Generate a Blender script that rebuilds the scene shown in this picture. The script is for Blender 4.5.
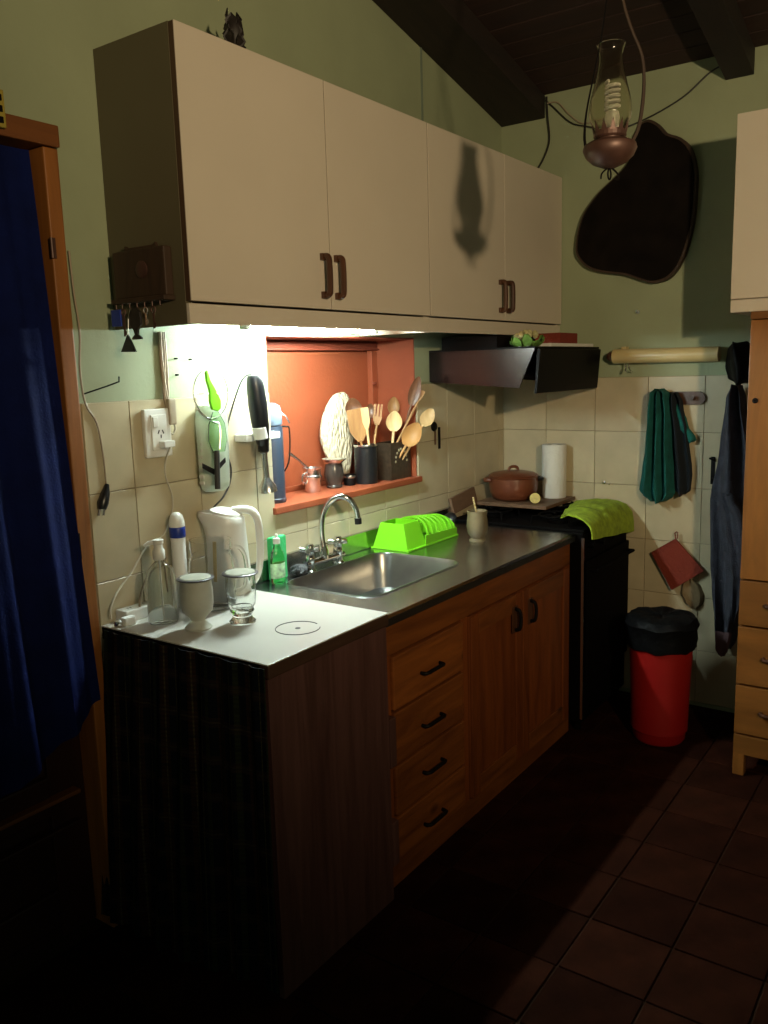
import bpy, bmesh, math, random
from mathutils import Vector, Matrix
random.seed(7)
PI = math.pi
scene = bpy.context.scene
C = scene.collection
for o in list(bpy.data.objects):
    bpy.data.objects.remove(o)

# ------------------------------------------------------------------ camera
YAW, PITCH, ROLL, FPX = .6178, .1667, -.0295, 845.22
cam_loc = Vector((-1.5265, -1.9779, 1.5772))
F_ = Vector((math.cos(YAW)*math.cos(PITCH), math.sin(YAW)*math.cos(PITCH), -math.sin(PITCH)))
R_ = Vector((math.sin(YAW), -math.cos(YAW), 0)); U_ = R_.cross(F_)
R2 = R_*math.cos(ROLL)+U_*math.sin(ROLL); U2 = -R_*math.sin(ROLL)+U_*math.cos(ROLL)
cd = bpy.data.cameras.new('camera'); cam = bpy.data.objects.new('camera', cd); C.objects.link(cam)
cd.sensor_fit = 'HORIZONTAL'; cd.sensor_width = 36; cd.lens = FPX*36/768; cd.clip_start = .02
m = Matrix.Identity(4)
for i in range(3):
    m[i][0] = R2[i]; m[i][1] = U2[i]; m[i][2] = -F_[i]; m[i][3] = cam_loc[i]
cam.matrix_world = m
scene.camera = cam

# ------------------------------------------------------------------ world, light, exposure
w = bpy.data.worlds.new('world'); scene.world = w; w.use_nodes = True
w.node_tree.nodes['Background'].inputs[0].default_value = (.72, .88, .55, 1)
w.node_tree.nodes['Background'].inputs[1].default_value = .11
scene.view_settings.view_transform = 'Standard'; scene.view_settings.look = 'None'
scene.view_settings.exposure = 0; scene.view_settings.gamma = 1
ld = bpy.data.lights.new('room_bulb', 'SPOT'); ld.energy = 255; ld.color = (1, .77, .46); ld.shadow_soft_size = .045
ld.spot_size = math.radians(106); ld.spot_blend = 1.0
lo = bpy.data.objects.new('room_bulb', ld); lo.location = (-1.33, -3.0, 2.10); C.objects.link(lo)
lo.rotation_euler = Vector((math.cos(.64), math.sin(.64), math.tan(.15))).to_track_quat('-Z', 'Y').to_euler()
TUBE = 600.0

# ------------------------------------------------------------------ materials
def lin(c):
    return tuple(((v/255)/12.92 if v/255 <= .04045 else ((v/255+.055)/1.055)**2.4) for v in c)
def base(name, rough=.6, metal=0, spec=.5):
    mt = bpy.data.materials.new(name); mt.use_nodes = True
    b = mt.node_tree.nodes['Principled BSDF']
    b.inputs['Roughness'].default_value = rough; b.inputs['Metallic'].default_value = metal
    b.inputs['Specular IOR Level'].default_value = spec
    return mt, mt.node_tree, b
def mat(name, c, rough=.6, metal=0, var=.12, scale=8, bump=0, bscale=60, rnd=0, spec=.5, coat=0):
    """linear colour c, mottled by noise, optional bump and per-object variation"""
    mt, nt, b = base(name, rough, metal, spec)
    N = nt.nodes; Lk = nt.links
    tc = N.new('ShaderNodeTexCoord')
    no = N.new('ShaderNodeTexNoise'); no.inputs['Scale'].default_value = scale; no.inputs['Detail'].default_value = 5
    Lk.new(tc.outputs['Object'], no.inputs['Vector'])
    rp = N.new('ShaderNodeValToRGB'); e = rp.color_ramp.elements
    e[0].position = .3; e[1].position = .7
    e[0].color = (*[max(0, v*(1-var)) for v in c], 1); e[1].color = (*[min(1, v*(1+var)) for v in c], 1)
    Lk.new(no.outputs['Fac'], rp.inputs['Fac'])
    out = rp.outputs['Color']
    if rnd:
        oi = N.new('ShaderNodeObjectInfo'); mr = N.new('ShaderNodeMapRange')
        mr.inputs['To Min'].default_value = 1-rnd; mr.inputs['To Max'].default_value = 1+rnd*.6
        Lk.new(oi.outputs['Random'], mr.inputs['Value'])
        vm = N.new('ShaderNodeVectorMath'); vm.operation = 'SCALE'
        Lk.new(out, vm.inputs[0]); Lk.new(mr.outputs[0], vm.inputs['Scale']); out = vm.outputs[0]
    Lk.new(out, b.inputs['Base Color'])
    if coat: b.inputs['Coat Weight'].default_value = coat
    if bump:
        n2 = N.new('ShaderNodeTexNoise'); n2.inputs['Scale'].default_value = bscale; n2.inputs['Detail'].default_value = 4
        Lk.new(tc.outputs['Object'], n2.inputs['Vector'])
        bp = N.new('ShaderNodeBump'); bp.inputs['Strength'].default_value = bump; bp.inputs['Distance'].default_value = .01
        Lk.new(n2.outputs['Fac'], bp.inputs['Height']); Lk.new(bp.outputs[0], b.inputs['Normal'])
    return mt
def wood(name, c1, c2, axis='X', rough=.5, scale=14, stretch=.12, rnd=.15, bump=.15, knots=False):
    mt, nt, b = base(name, rough)
    N = nt.nodes; Lk = nt.links
    tc = N.new('ShaderNodeTexCoord'); mp = N.new('ShaderNodeMapping')
    s = [1, 1, 1]; s['XYZ'.index(axis)] = stretch; mp.inputs['Scale'].default_value = s
    Lk.new(tc.outputs['Object'], mp.inputs['Vector'])
    oi = N.new('ShaderNodeObjectInfo'); cb = N.new('ShaderNodeVectorMath'); cb.operation = 'ADD'
    sc = N.new('ShaderNodeMath'); sc.operation = 'MULTIPLY'; sc.inputs[1].default_value = 9
    Lk.new(oi.outputs['Random'], sc.inputs[0]); Lk.new(mp.outputs[0], cb.inputs[0]); Lk.new(sc.outputs[0], cb.inputs[1])
    no = N.new('ShaderNodeTexNoise'); no.inputs['Scale'].default_value = scale; no.inputs['Detail'].default_value = 8
    no.inputs['Distortion'].default_value = 1.2; no.inputs['Roughness'].default_value = .65
    Lk.new(cb.outputs[0], no.inputs['Vector'])
    rp = N.new('ShaderNodeValToRGB'); e = rp.color_ramp.elements
    e[0].position = .33; e[1].position = .66; e[0].color = (*c1, 1); e[1].color = (*c2, 1)
    Lk.new(no.outputs['Fac'], rp.inputs['Fac'])
    mr = N.new('ShaderNodeMapRange'); mr.inputs['To Min'].default_value = 1-rnd; mr.inputs['To Max'].default_value = 1+rnd
    Lk.new(oi.outputs['Random'], mr.inputs['Value'])
    vm = N.new('ShaderNodeVectorMath'); vm.operation = 'SCALE'
    Lk.new(rp.outputs[0], vm.inputs[0]); Lk.new(mr.outputs[0], vm.inputs['Scale'])
    out = vm.outputs[0]
    if knots:
        vo = N.new('ShaderNodeTexVoronoi'); vo.inputs['Scale'].default_value = 5.5
        m3 = N.new('ShaderNodeMapping'); s = [1, 1, 1]; s['XYZ'.index(axis)] = .6; m3.inputs['Scale'].default_value = s
        Lk.new(tc.outputs['Object'], m3.inputs['Vector']); Lk.new(m3.outputs[0], vo.inputs['Vector'])
        k = N.new('ShaderNodeMapRange'); k.inputs['From Min'].default_value = .05; k.inputs['From Max'].default_value = .13
        k.inputs['To Min'].default_value = .3; Lk.new(vo.outputs['Distance'], k.inputs['Value'])
        v2 = N.new('ShaderNodeVectorMath'); v2.operation = 'SCALE'
        Lk.new(out, v2.inputs[0]); Lk.new(k.outputs[0], v2.inputs['Scale']); out = v2.outputs[0]
    Lk.new(out, b.inputs['Base Color'])
    bp = N.new('ShaderNodeBump'); bp.inputs['Strength'].default_value = bump; bp.inputs['Distance'].default_value = .005
    Lk.new(no.outputs['Fac'], bp.inputs['Height']); Lk.new(bp.outputs[0], b.inputs['Normal'])
    return mt
def glass(name, c=(1, 1, 1), rough=.02, ior=1.45):
    mt, nt, b = base(name, rough)
    b.inputs['Transmission Weight'].default_value = 1; b.inputs['IOR'].default_value = ior
    no = nt.nodes.new('ShaderNodeTexNoise'); no.inputs['Scale'].default_value = 30
    rp = nt.nodes.new('ShaderNodeValToRGB'); e = rp.color_ramp.elements
    e[0].color = (*[v*.94 for v in c], 1); e[1].color = (*c, 1)
    nt.links.new(no.outputs['Fac'], rp.inputs['Fac']); nt.links.new(rp.outputs[0], b.inputs['Base Color'])
    return mt
def plaid():
    mt, nt, b = base('plaid_cloth', .95, spec=.1)
    N = nt.nodes; Lk = nt.links
    tc = N.new('ShaderNodeUVMap'); tc.uv_map = 'UVMap'
    sp = N.new('ShaderNodeSeparateXYZ'); Lk.new(tc.outputs['UV'], sp.inputs[0])
    def band(sock, per, lo, hi):
        a = N.new('ShaderNodeMath'); a.operation = 'MULTIPLY'; a.inputs[1].default_value = 1/per; Lk.new(sock, a.inputs[0])
        f = N.new('ShaderNodeMath'); f.operation = 'FRACT'; Lk.new(a.outputs[0], f.inputs[0])
        g = N.new('ShaderNodeMath'); g.operation = 'GREATER_THAN'; g.inputs[1].default_value = lo; Lk.new(f.outputs[0], g.inputs[0])
        l = N.new('ShaderNodeMath'); l.operation = 'LESS_THAN'; l.inputs[1].default_value = hi; Lk.new(f.outputs[0], l.inputs[0])
        p = N.new('ShaderNodeMath'); p.operation = 'MULTIPLY'; Lk.new(g.outputs[0], p.inputs[0]); Lk.new(l.outputs[0], p.inputs[1])
        return p.outputs[0]
    col = None
    def over(prev, fac, c, k):
        mx = N.new('ShaderNodeMix'); mx.data_type = 'RGBA'
        q = N.new('ShaderNodeMath'); q.operation = 'MULTIPLY'; q.inputs[1].default_value = k; Lk.new(fac, q.inputs[0])
        Lk.new(q.outputs[0], mx.inputs['Factor'])
        if prev is None: mx.inputs['A'].default_value = (.003, .004, .007, 1)
        else: Lk.new(prev, mx.inputs['A'])
        mx.inputs['B'].default_value = (*c, 1)
        return mx.outputs['Result']
    X, Y = sp.outputs['X'], sp.outputs['Y']
    col = over(None, band(X, .115, .05, .32), (0.023, 0.010, 0.006), .8)
    col = over(col, band(X, .115, .15, .19), (0.054, 0.045, 0.023), .8)
    col = over(col, band(X, .115, .55, .68), (0.016, 0.020, 0.009), .8)
    col = over(col, band(X, .115, .80, .83), (0.045, 0.041, 0.018), .7)
    col = over(col, band(Y, .10, .05, .3), (.030, .015, .012), .4)
    col = over(col, band(Y, .10, .16, .19), (0.041, 0.036, 0.018), .4)
    col = over(col, band(Y, .10, .6, .7), (.004, .005, .006), .5)
    col = over(col, band(Y, .012, .0, .5), (.003, .004, .006), .35)
    Lk.new(col, b.inputs['Base Color'])
    return mt
def emit(name, c, s):
    mt, nt, b = base(name, .4)
    b.inputs['Base Color'].default_value = (.8, .8, .8, 1)
    b.inputs['Emission Color'].default_value = (*c, 1); b.inputs['Emission Strength'].default_value = s
    return mt
def knit(name, c):
    mt = mat(name, c, .95, var=.2, scale=40)
    nt = mt.node_tree; b = nt.nodes['Principled BSDF']
    wv = nt.nodes.new('ShaderNodeTexVoronoi'); wv.inputs['Scale'].default_value = 75
    tc = nt.nodes.new('ShaderNodeTexCoord'); mp = nt.nodes.new('ShaderNodeMapping')
    mp.inputs['Rotation'].default_value = (0, .6, 0); mp.inputs['Scale'].default_value = (1, 1, .45)
    nt.links.new(tc.outputs['Object'], mp.inputs[0]); nt.links.new(mp.outputs[0], wv.inputs['Vector'])
    bp = nt.nodes.new('ShaderNodeBump'); bp.inputs['Strength'].default_value = .9; bp.inputs['Distance'].default_value = .01; bp.invert = True
    nt.links.new(wv.outputs['Distance'], bp.inputs['Height']); nt.links.new(bp.outputs[0], b.inputs['Normal'])
    return mt

MINT = mat('mint_paint', (.29, .325, .20), .75, var=.07, scale=3, bump=.12, bscale=25)
TILE = mat('cream_tile', (.48, .41, .27), .35, var=.08, scale=9, rnd=.07)
GROUT = mat('grout', (.27, .22, .145), .9)
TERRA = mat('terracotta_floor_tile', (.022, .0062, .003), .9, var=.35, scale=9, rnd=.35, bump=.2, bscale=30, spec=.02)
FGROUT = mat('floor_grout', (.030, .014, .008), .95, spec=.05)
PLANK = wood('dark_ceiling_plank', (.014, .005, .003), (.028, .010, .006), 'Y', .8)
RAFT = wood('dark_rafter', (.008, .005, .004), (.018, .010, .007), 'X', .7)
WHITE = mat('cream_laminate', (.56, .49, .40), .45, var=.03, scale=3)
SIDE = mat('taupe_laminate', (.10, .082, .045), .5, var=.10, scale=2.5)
BROWN = mat('brown_edge', (.06, .030, .015), .5)
DARKWOOD = wood('dark_handle_wood', (.045, .017, .008), (.085, .032, .014), 'Z', .35, 30)
PINE_X = wood('orange_pine_across', (.10, .026, .005), (.22, .064, .011), 'X', .45, 16, .1, knots=True)
PINE_Z = wood('orange_pine_upright', (.10, .023, .004), (.20, .050, .009), 'Z', .45, 16, .1)
HONEY_Z = wood('honey_pine_upright', (.14, .052, .010), (.25, .095, .019), 'Z', .4, 9, .12)
HONEY_Y = wood('honey_pine_across', (.14, .052, .010), (.25, .095, .019), 'Y', .4, 9, .12)
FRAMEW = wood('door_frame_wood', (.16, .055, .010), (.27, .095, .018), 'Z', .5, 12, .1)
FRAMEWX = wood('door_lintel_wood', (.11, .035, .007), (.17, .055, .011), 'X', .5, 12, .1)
REDDOOR = wood('red_brown_door', (.016, .004, .003), (.028, .006, .004), 'Z', .5)
VENEER = wood('brown_veneer', (.060, .024, .020), (.11, .048, .042), 'Z', .45, 22, .06)
VEDGE = wood('veneer_edge', (.030, .013, .007), (.065, .030, .018), 'X', .5, 30, .05)
TOPW = mat('white_top', (.54, .51, .46), .3, var=.03, scale=3)
STEEL = mat('brushed_steel', (.42, .43, .42), .24, 1, var=.08, scale=30)
BASIN = mat('basin_steel', (.36, .36, .35), .30, 1, var=.08, scale=20)
CHROME = mat('chrome', (.75, .75, .74), .08, 1, var=.05)
ALU = mat('aluminium', (.72, .72, .72), .25, 1, var=.1)
BLACKP = mat('black_plastic', (.008, .008, .009), .3)
BLACKM = mat('black_enamel', (.004, .003, .003), .55, spec=.12)
STOVEB = mat('stove_black', (.0025, .002, .002), .7, spec=.04)
HOODM = mat('dark_hood_metal', (.016, .010, .009), .25, .6)
ORANGE = mat('orange_paint', (.27, .058, .020), .55, var=.12, scale=5, bump=.1)
DORANGE = mat('orange_paint_lip', (.20, .035, .014), .55, var=.12, scale=5)
LIME = mat('lime_plastic', (.17, .56, .010), .4, var=.03)
LIME_CL = mat('lime_cloth', (.26, .36, .018), .95, var=.25, scale=40, bump=.5, bscale=200)
CLAY = mat('glazed_clay', (.13, .036, .015), .3, var=.2, scale=12)
PAPER = mat('paper_roll_white', (.66, .64, .58), .9, var=.04, bump=.2, bscale=80)
TEALC = mat('teal_cloth', (.003, .095, .083), .95, var=.25, scale=25, bump=.5, bscale=150)
GREYC = mat('slate_cloth', (.040, .042, .060), .95, var=.3, scale=25, bump=.5, bscale=150)
PINKC = mat('mauve_trim_cloth', (.10, .055, .06), .95)
REDC = mat('red_cloth', (.17, .020, .008), .9, var=.1, bump=.4, bscale=160)
BEIGEC = mat('beige_cloth', (.16, .11, .055), .95, var=.25, bump=.4)
REDP = mat('red_plastic', (.28, .004, .003), .5, var=.04)
BAG = mat('black_bag', (.0025, .0025, .003), .6, bump=.5, bscale=20, spec=.1)
BLUEC = mat('navy_cloth', (.002, .006, .055), .9, var=.2, scale=12, bump=.2, bscale=150, spec=.15)
KNIT = knit('cream_knit', (.62, .53, .36))
OLIVEW = wood('mid_wood', (.28, .13, .045), (.42, .22, .08), 'Z', .5, 30)
PALEW = wood('pale_wood', (.60, .38, .16), (.75, .52, .26), 'Z', .5, 30)
DKW = wood('dark_spoon_wood', (.08, .030, .014), (.16, .065, .028), 'Z', .4, 30)
HIDE = mat('dark_hide', (.006, .004, .003), .85, var=.4, scale=12, spec=.1)
RIMW = wood('board_rim_wood', (.022, .010, .005), (.045, .022, .010), 'Z', .6, 20)
CREAMT = mat('cream_tube', (.55, .42, .20), .3, var=.12, scale=6)
COPPER = mat('bronzed_metal', (.085, .040, .030), .45, .35, var=.25, scale=20)
WHITEP = mat('white_plastic', (.72, .71, .66), .3, var=.03)
FROST = mat('frosted_glass', (.66, .65, .54), .4, var=.08, scale=20)
FROST.node_tree.nodes['Principled BSDF'].inputs['Transmission Weight'].default_value = .45
GLASS = glass('clear_glass', (.95, .97, .95))
DUSTG = glass('chimney_glass', (.97, .94, .84), .06, 1.2)
PLASG = mat('cloudy_plastic', (.74, .80, .68), .3, var=.08, scale=20)
PLASG.node_tree.nodes['Principled BSDF'].inputs['Transmission Weight'].default_value = .6
PLASG.node_tree.nodes['Principled BSDF'].inputs['IOR'].default_value = 1.15
JUGG = glass('thin_jug_glass', (1, 1, 1), .02, 1.22)
GREENG = glass('green_plastic', (.70, .95, .62), .08, 1.3)
CORD_T = mat('tan_cord', (.32, .25, .17), .6)
CORD_W = mat('white_cord', (.55, .50, .40), .6)
CORD_B = mat('black_cord', (.02, .017, .015), .5)
NAVYP = mat('navy_thermos', (.030, .042, .065), .4, .1)
BLUEB = mat('blue_band', (.01, .03, .25), .4)
SPONGE = mat('green_sponge', (.05, .50, .16), .9, bump=.5)
PLASTER = mat('light_blue_grey', (.16, .21, .27), .45)
GREEN = mat('leaf_green', (.10, .20, .03), .7, var=.4, scale=30)
CREAMV = mat('cauliflower_cream', (.50, .46, .22), .8, var=.3, scale=50)
YELLOW = mat('yellow_paint', (.30, .23, .03), .6)
JARBR = mat('patterned_brown_jar', (.035, .022, .013), .35, var=.5, scale=70)
SPECK = mat('white_motif', (.45, .42, .28), .5)
LEMON = mat('lemon_flesh', (.62, .50, .16), .5, var=.2, scale=60)
GOURD = mat('mate_gourd', (.14, .105, .055), .45, var=.3, scale=18)
SCOUR = mat('steel_wool', (.07, .07, .075), .45, .5, var=.9, scale=120, bump=1, bscale=150)
BOARDB = wood('cutting_board_wood', (.09, .045, .022), (.16, .085, .045), 'X', .6, 20)
DRYL = mat('dry_dark_husk', (.016, .011, .009), .6, var=.4, scale=40)
GREYP = mat('grey_blend', (.16, .20, .15), .7)
PLAID = plaid()

# ------------------------------------------------------------------ mesh builder
class MB:
    def __init__(s): s.v = []; s.f = []
    def add(s, vs, fs):
        n = len(s.v); s.v += [tuple(v) for v in vs]; s.f += [tuple(i+n for i in f) for f in fs]; return s
    def box(s, a, b, M=None):
        x0, y0, z0 = [min(p, q) for p, q in zip(a, b)]; x1, y1, z1 = [max(p, q) for p, q in zip(a, b)]
        vs = [Vector(p) for p in ((x0, y0, z0), (x1, y0, z0), (x1, y1, z0), (x0, y1, z0), (x0, y0, z1), (x1, y0, z1), (x1, y1, z1), (x0, y1, z1))]
        if M is not None: vs = [M @ v for v in vs]
        return s.add(vs, [(0, 3, 2, 1), (4, 5, 6, 7), (0, 1, 5, 4), (1, 2, 6, 5), (2, 3, 7, 6), (3, 0, 4, 7)])
    def prism(s, poly, f0, f1):
        """poly of 2D points, f0/f1 map (u, v) to 3D"""
        n = len(poly)
        vs = [f0(*p) for p in poly]+[f1(*p) for p in poly]
        return s.add(vs, [tuple(range(n))[::-1], tuple(range(n, 2*n))]+[(i, (i+1) % n, n+(i+1) % n, n+i) for i in range(n)])
    def rings(s, rs, cap0=True, cap1=True):
        n = len(rs[0]); vs = [p for r in rs for p in r]; fs = []
        for k in range(len(rs)-1):
            for i in range(n):
                j = (i+1) % n; fs.append((k*n+i, k*n+j, (k+1)*n+j, (k+1)*n+i))
        if cap0: fs.append(tuple(range(n))[::-1])
        if cap1: fs.append(tuple((len(rs)-1)*n+i for i in range(n)))
        return s.add(vs, fs)
    def lathe(s, prof, c=(0, 0, 0), n=28, M=None, cap0=True, cap1=True):
        rs = []
        for r, z in prof:
            ring = [Vector((max(r, 1e-4)*math.cos(2*PI*i/n), max(r, 1e-4)*math.sin(2*PI*i/n), z)) for i in range(n)]
            if M is not None: ring = [M @ p for p in ring]
            rs.append([p+Vector(c) for p in ring])
        return s.rings(rs, cap0, cap1)
    def tube(s, pts, r, n=8, smooth=0, closed=False):
        P = [Vector(p) for p in pts]
        if smooth: P = spline(P, smooth)
        rr = r if isinstance(r, (list, tuple)) else None
        rs = []; up = None
        for i, p in enumerate(P):
            t = (P[min(i+1, len(P)-1)]-P[max(i-1, 0)]).normalized()
            if up is None:
                up = Vector((0, 0, 1)) if abs(t.z) < .9 else Vector((1, 0, 0))
            a = t.cross(up).normalized(); b = a.cross(t).normalized(); up = b
            if rr:
                q = i/(len(P)-1)*(len(rr)-1); k = min(int(q), len(rr)-2); R = rr[k]+(rr[k+1]-rr[k])*(q-k)
            else: R = r
            rs.append([p+a*R*math.cos(2*PI*j/n)+b*R*math.sin(2*PI*j/n) for j in range(n)])
        return s.rings(rs)
def spline(P, k):
    out = []
    for i in range(len(P)-1):
        p0, p1, p2, p3 = P[max(i-1, 0)], P[i], P[i+1], P[min(i+2, len(P)-1)]
        for j in range(k):
            t = j/k
            out.append(.5*((2*p1)+(p2-p0)*t+(2*p0-5*p1+4*p2-p3)*t*t+(3*p1-p0-3*p2+p3)*t**3))
    out.append(P[-1]); return out
def cyl(a, b, r, n=20, r2=None):
    return MB().tube([a, b], [r, r if r2 is None else r2], n)
def wloc(o):
    v = Vector((0, 0, 0))
    while o is not None: v = v+o.location; o = o.parent
    return v
def build(name, mb, mt, parent=None, bevel=0, smooth=False, seg=2, uv=None, loc=None):
    """vertices are given in world space; the object sits at loc (default: parent's place)"""
    me = bpy.data.meshes.new(name)
    org = wloc(parent) if parent is not None else Vector(loc or (0, 0, 0))
    vs = [Vector(v)-org for v in mb.v]
    me.from_pydata(vs, [], mb.f); me.validate()
    bm = bmesh.new(); bm.from_mesh(me)
    bmesh.ops.remove_doubles(bm, verts=bm.verts, dist=1e-6)
    bmesh.ops.recalc_face_normals(bm, faces=bm.faces)
    if bevel:
        es = [e for e in bm.edges if len(e.link_faces) == 2 and e.calc_face_angle(0) > .6]
        bmesh.ops.bevel(bm, geom=es, offset=bevel, segments=seg, affect='EDGES', profile=.6)
    bm.to_mesh(me); bm.free()
    if smooth:
        for p in me.polygons: p.use_smooth = True
        try: me.set_sharp_from_angle(angle=.75)
        except Exception: pass
    me.materials.append(mt)
    o = bpy.data.objects.new(name, me); C.objects.link(o)
    if parent is not None: o.parent = parent
    else: o.location = org
    return o
def tag(o, label, cat, group=None):
    o['label'] = label; o['category'] = cat
    if group: o['group'] = group
    return o
def thing(name, label, cat, loc, group=None):
    o = bpy.data.objects.new(name, None); o.empty_display_size = .05; C.objects.link(o); o.location = loc
    return tag(o, label, cat, group)
def struct(name, mb=None, mt=None, parent=None, **k):
    if mb is None:
        o = bpy.data.objects.new(name, None); C.objects.link(o)
    else: o = build(name, mb, mt, parent, **k)
    o['kind'] = 'structure'; return o
def share(name, me, parent, loc):
    o = bpy.data.objects.new(name, me); C.objects.link(o); o.parent = parent; o.location = loc; return o

# ------------------------------------------------------------------ the room
L = 2.319; ZT = 1.5122; TS = .2485; TX = .0217
WX0, WX1, WZ0, WZ1 = .600, 1.512, 1.120, 1.705
def zc(x): return 2.80+(L-x)*.227

# wall with the cabinets: runs from the door to the corner, niche cut in it
wb = MB()
def wseg(x0, x1, z0, z1, y1=.30, y0=0):
    top = (lambda x: zc(x)+.1) if z1 is None else (lambda x: z1)
    vs = []
    for y in (y0, y1):
        vs += [(x0, y, z0), (x1, y, z0), (x1, y, top(x1)), (x0, y, top(x0))]
    wb.add(vs, [(0, 1, 2, 3), (7, 6, 5, 4), (0, 4, 5, 1), (1, 5, 6, 2), (2, 6, 7, 3), (3, 7, 4, 0)])
wseg(-.135, WX0, 0, None); wseg(WX1, L+.2, 0, None); wseg(WX0, WX1, 0, WZ0-.03); wseg(WX0, WX1, WZ1, None)
wseg(-1.15, -.135, 2.205, None); wb.box((-.1455, .0, 0), (-.1352, .30, 2.1505)); wseg(-3.2, -1.15, 0, None)
wall_back = struct('wall_back', wb, MINT)
wr = MB().box((L, -4.2, 0), (L+.2, 0, 3.2))
wall_right = struct('wall_right', wr, MINT)
# tiles
def tile_pieces(x0, x1, z0, z1, holes):
    rects = [(x0, x1, z0, z1)]
    for hx0, hx1, hz0, hz1 in holes:
        out = []
        for a, b, c, d in rects:
            if b <= hx0 or a >= hx1 or d <= hz0 or c >= hz1: out.append((a, b, c, d)); continue
            if a < hx0: out.append((a, hx0, c, d))
            if b > hx1: out.append((hx1, b, c, d))
            aa, bb = max(a, hx0), min(b, hx1)
            if c < hz0: out.append((aa, bb, c, hz0))
            if d > hz1: out.append((aa, bb, hz1, d))
        rects = out
    return [r for r in rects if r[1]-r[0] > .008 and r[3]-r[2] > .008]
g = .0011
hole = [(WX0, WX1, WZ0-.026, WZ1)]
grt = MB()
for a, b, c, d in tile_pieces(-.135, L-.001, .02, ZT, hole): grt.box((a, -.002, c), (b, 0, d))
struct('tile_grout', grt, GROUT, wall_back)
full = None
k0 = -1
for i in range(-1, 10):
    for j in range(3 if i > 2 else 3):
        x0 = max(TX+i*TS, -.133); x1 = min(TX+(i+1)*TS, L-.010); z1 = ZT-j*TS; z0 = z1-TS
        ps = tile_pieces(x0+g, x1-g, z0+g, z1-g, hole)
        if not ps: continue
        mb = MB()
        for a, b, c, d in ps: mb.box((a, -.0065, c), (b, -.0005, d))
        t = build('wall_tile', mb, TILE, wall_back, bevel=.0012, seg=1)
grt = MB().box((L-.002, -1.9, .02), (L, -.001, ZT))
struct('tile_grout', grt, GROUT, wall_right)
tm = MB().box((-.0065, -TS+g, -TS+g), (-.0005, -g, -g))
tob = build('wall_tile', tm, TILE, wall_right, bevel=.0012, seg=1)
tob.location = (L, .012, ZT)
for i in range(7):
    for j in range(6):
        if i == 0 and j == 0: continue
        share('wall_tile', tob.data, wall_right, (L, .012-i*TS, ZT-j*TS))
# floor
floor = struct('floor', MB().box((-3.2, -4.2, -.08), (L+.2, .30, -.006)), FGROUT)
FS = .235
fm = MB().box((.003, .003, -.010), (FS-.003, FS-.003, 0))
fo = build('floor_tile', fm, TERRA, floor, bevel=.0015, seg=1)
first = True
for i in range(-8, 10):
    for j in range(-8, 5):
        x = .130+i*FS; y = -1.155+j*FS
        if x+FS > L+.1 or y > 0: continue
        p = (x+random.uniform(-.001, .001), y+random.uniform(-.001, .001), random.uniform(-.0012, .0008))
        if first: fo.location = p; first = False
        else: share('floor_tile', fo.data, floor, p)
# ceiling of planks over rafters
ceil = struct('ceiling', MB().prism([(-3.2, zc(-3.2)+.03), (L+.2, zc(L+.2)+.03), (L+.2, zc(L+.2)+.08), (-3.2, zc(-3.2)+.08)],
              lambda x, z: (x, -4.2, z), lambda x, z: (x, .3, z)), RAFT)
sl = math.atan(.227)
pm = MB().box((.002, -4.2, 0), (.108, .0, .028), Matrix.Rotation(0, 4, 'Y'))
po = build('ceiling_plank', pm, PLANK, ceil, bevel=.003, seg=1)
n = 0
x = -2.4
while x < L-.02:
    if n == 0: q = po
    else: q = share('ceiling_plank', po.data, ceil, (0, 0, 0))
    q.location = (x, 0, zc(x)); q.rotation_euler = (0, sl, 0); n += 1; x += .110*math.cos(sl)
def rafter(y0, y1, n, h=.10, x0=-2.4):
    x1 = L-.001
    return struct('trim_%d' % n, MB().prism([(x0, zc(x0)-h), (x1, zc(x1)-h), (x1, zc(x1)-.001), (x0, zc(x0)-.001)],
                  lambda x, z: (x, y0, z), lambda x, z: (x, y1, z)), RAFT, bevel=.004)
rafter(-.225, -.001, 1); rafter(-1.13, -1.02, 2); rafter(-2.1, -1.99, 3)
struct('trim_4', MB().box((1.604, -.006, 2.43), (1.612, 0, 2.875)), GREYP)

# niche
nb = struct('window_1')
struct('window_back', MB().box((WX0-.0, .215, WZ0-.03), (WX1, .235, WZ1)), ORANGE, nb)
struct('window_side', MB().box((WX0-.0, .0005, WZ0), (WX0+.006, .215, WZ1-.001)), ORANGE, nb)
struct('window_side', MB().box((WX1-.006, .0005, WZ0), (WX1, .215, WZ1-.001)), ORANGE, nb)
struct('window_head', MB().box((WX0+.006, .0005, WZ1-.006), (WX1-.006, .215, WZ1)), DORANGE, nb)
struct('window_rail', MB().box((WX0+.006, .185, 1.668), (WX1-.006, .215, 1.698)), DORANGE, nb, bevel=.006)
struct('window_rail', MB().box((WX0+.006, .175, 1.660), (WX1-.006, .215, 1.668)), DORANGE, nb, bevel=.003)
struct('window_post', MB().box((WX1-.045, .190, WZ0), (WX1-.006, .215, 1.660)), ORANGE, nb, bevel=.003)
struct('window_foot', MB().box((WX0+.006, .195, WZ0), (WX1-.045, .215, WZ0+.02)), ORANGE, nb, bevel=.004)
struct('window_sill', MB().box((WX0-.01, -.020, WZ0-.024), (WX1+.012, .215, WZ0)), ORANGE, nb, bevel=.003)
hk = struct('window_latch', MB().tube([(1.46, .180, 1.52), (1.46, .165, 1.52)], .006), DORANGE, nb)

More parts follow.
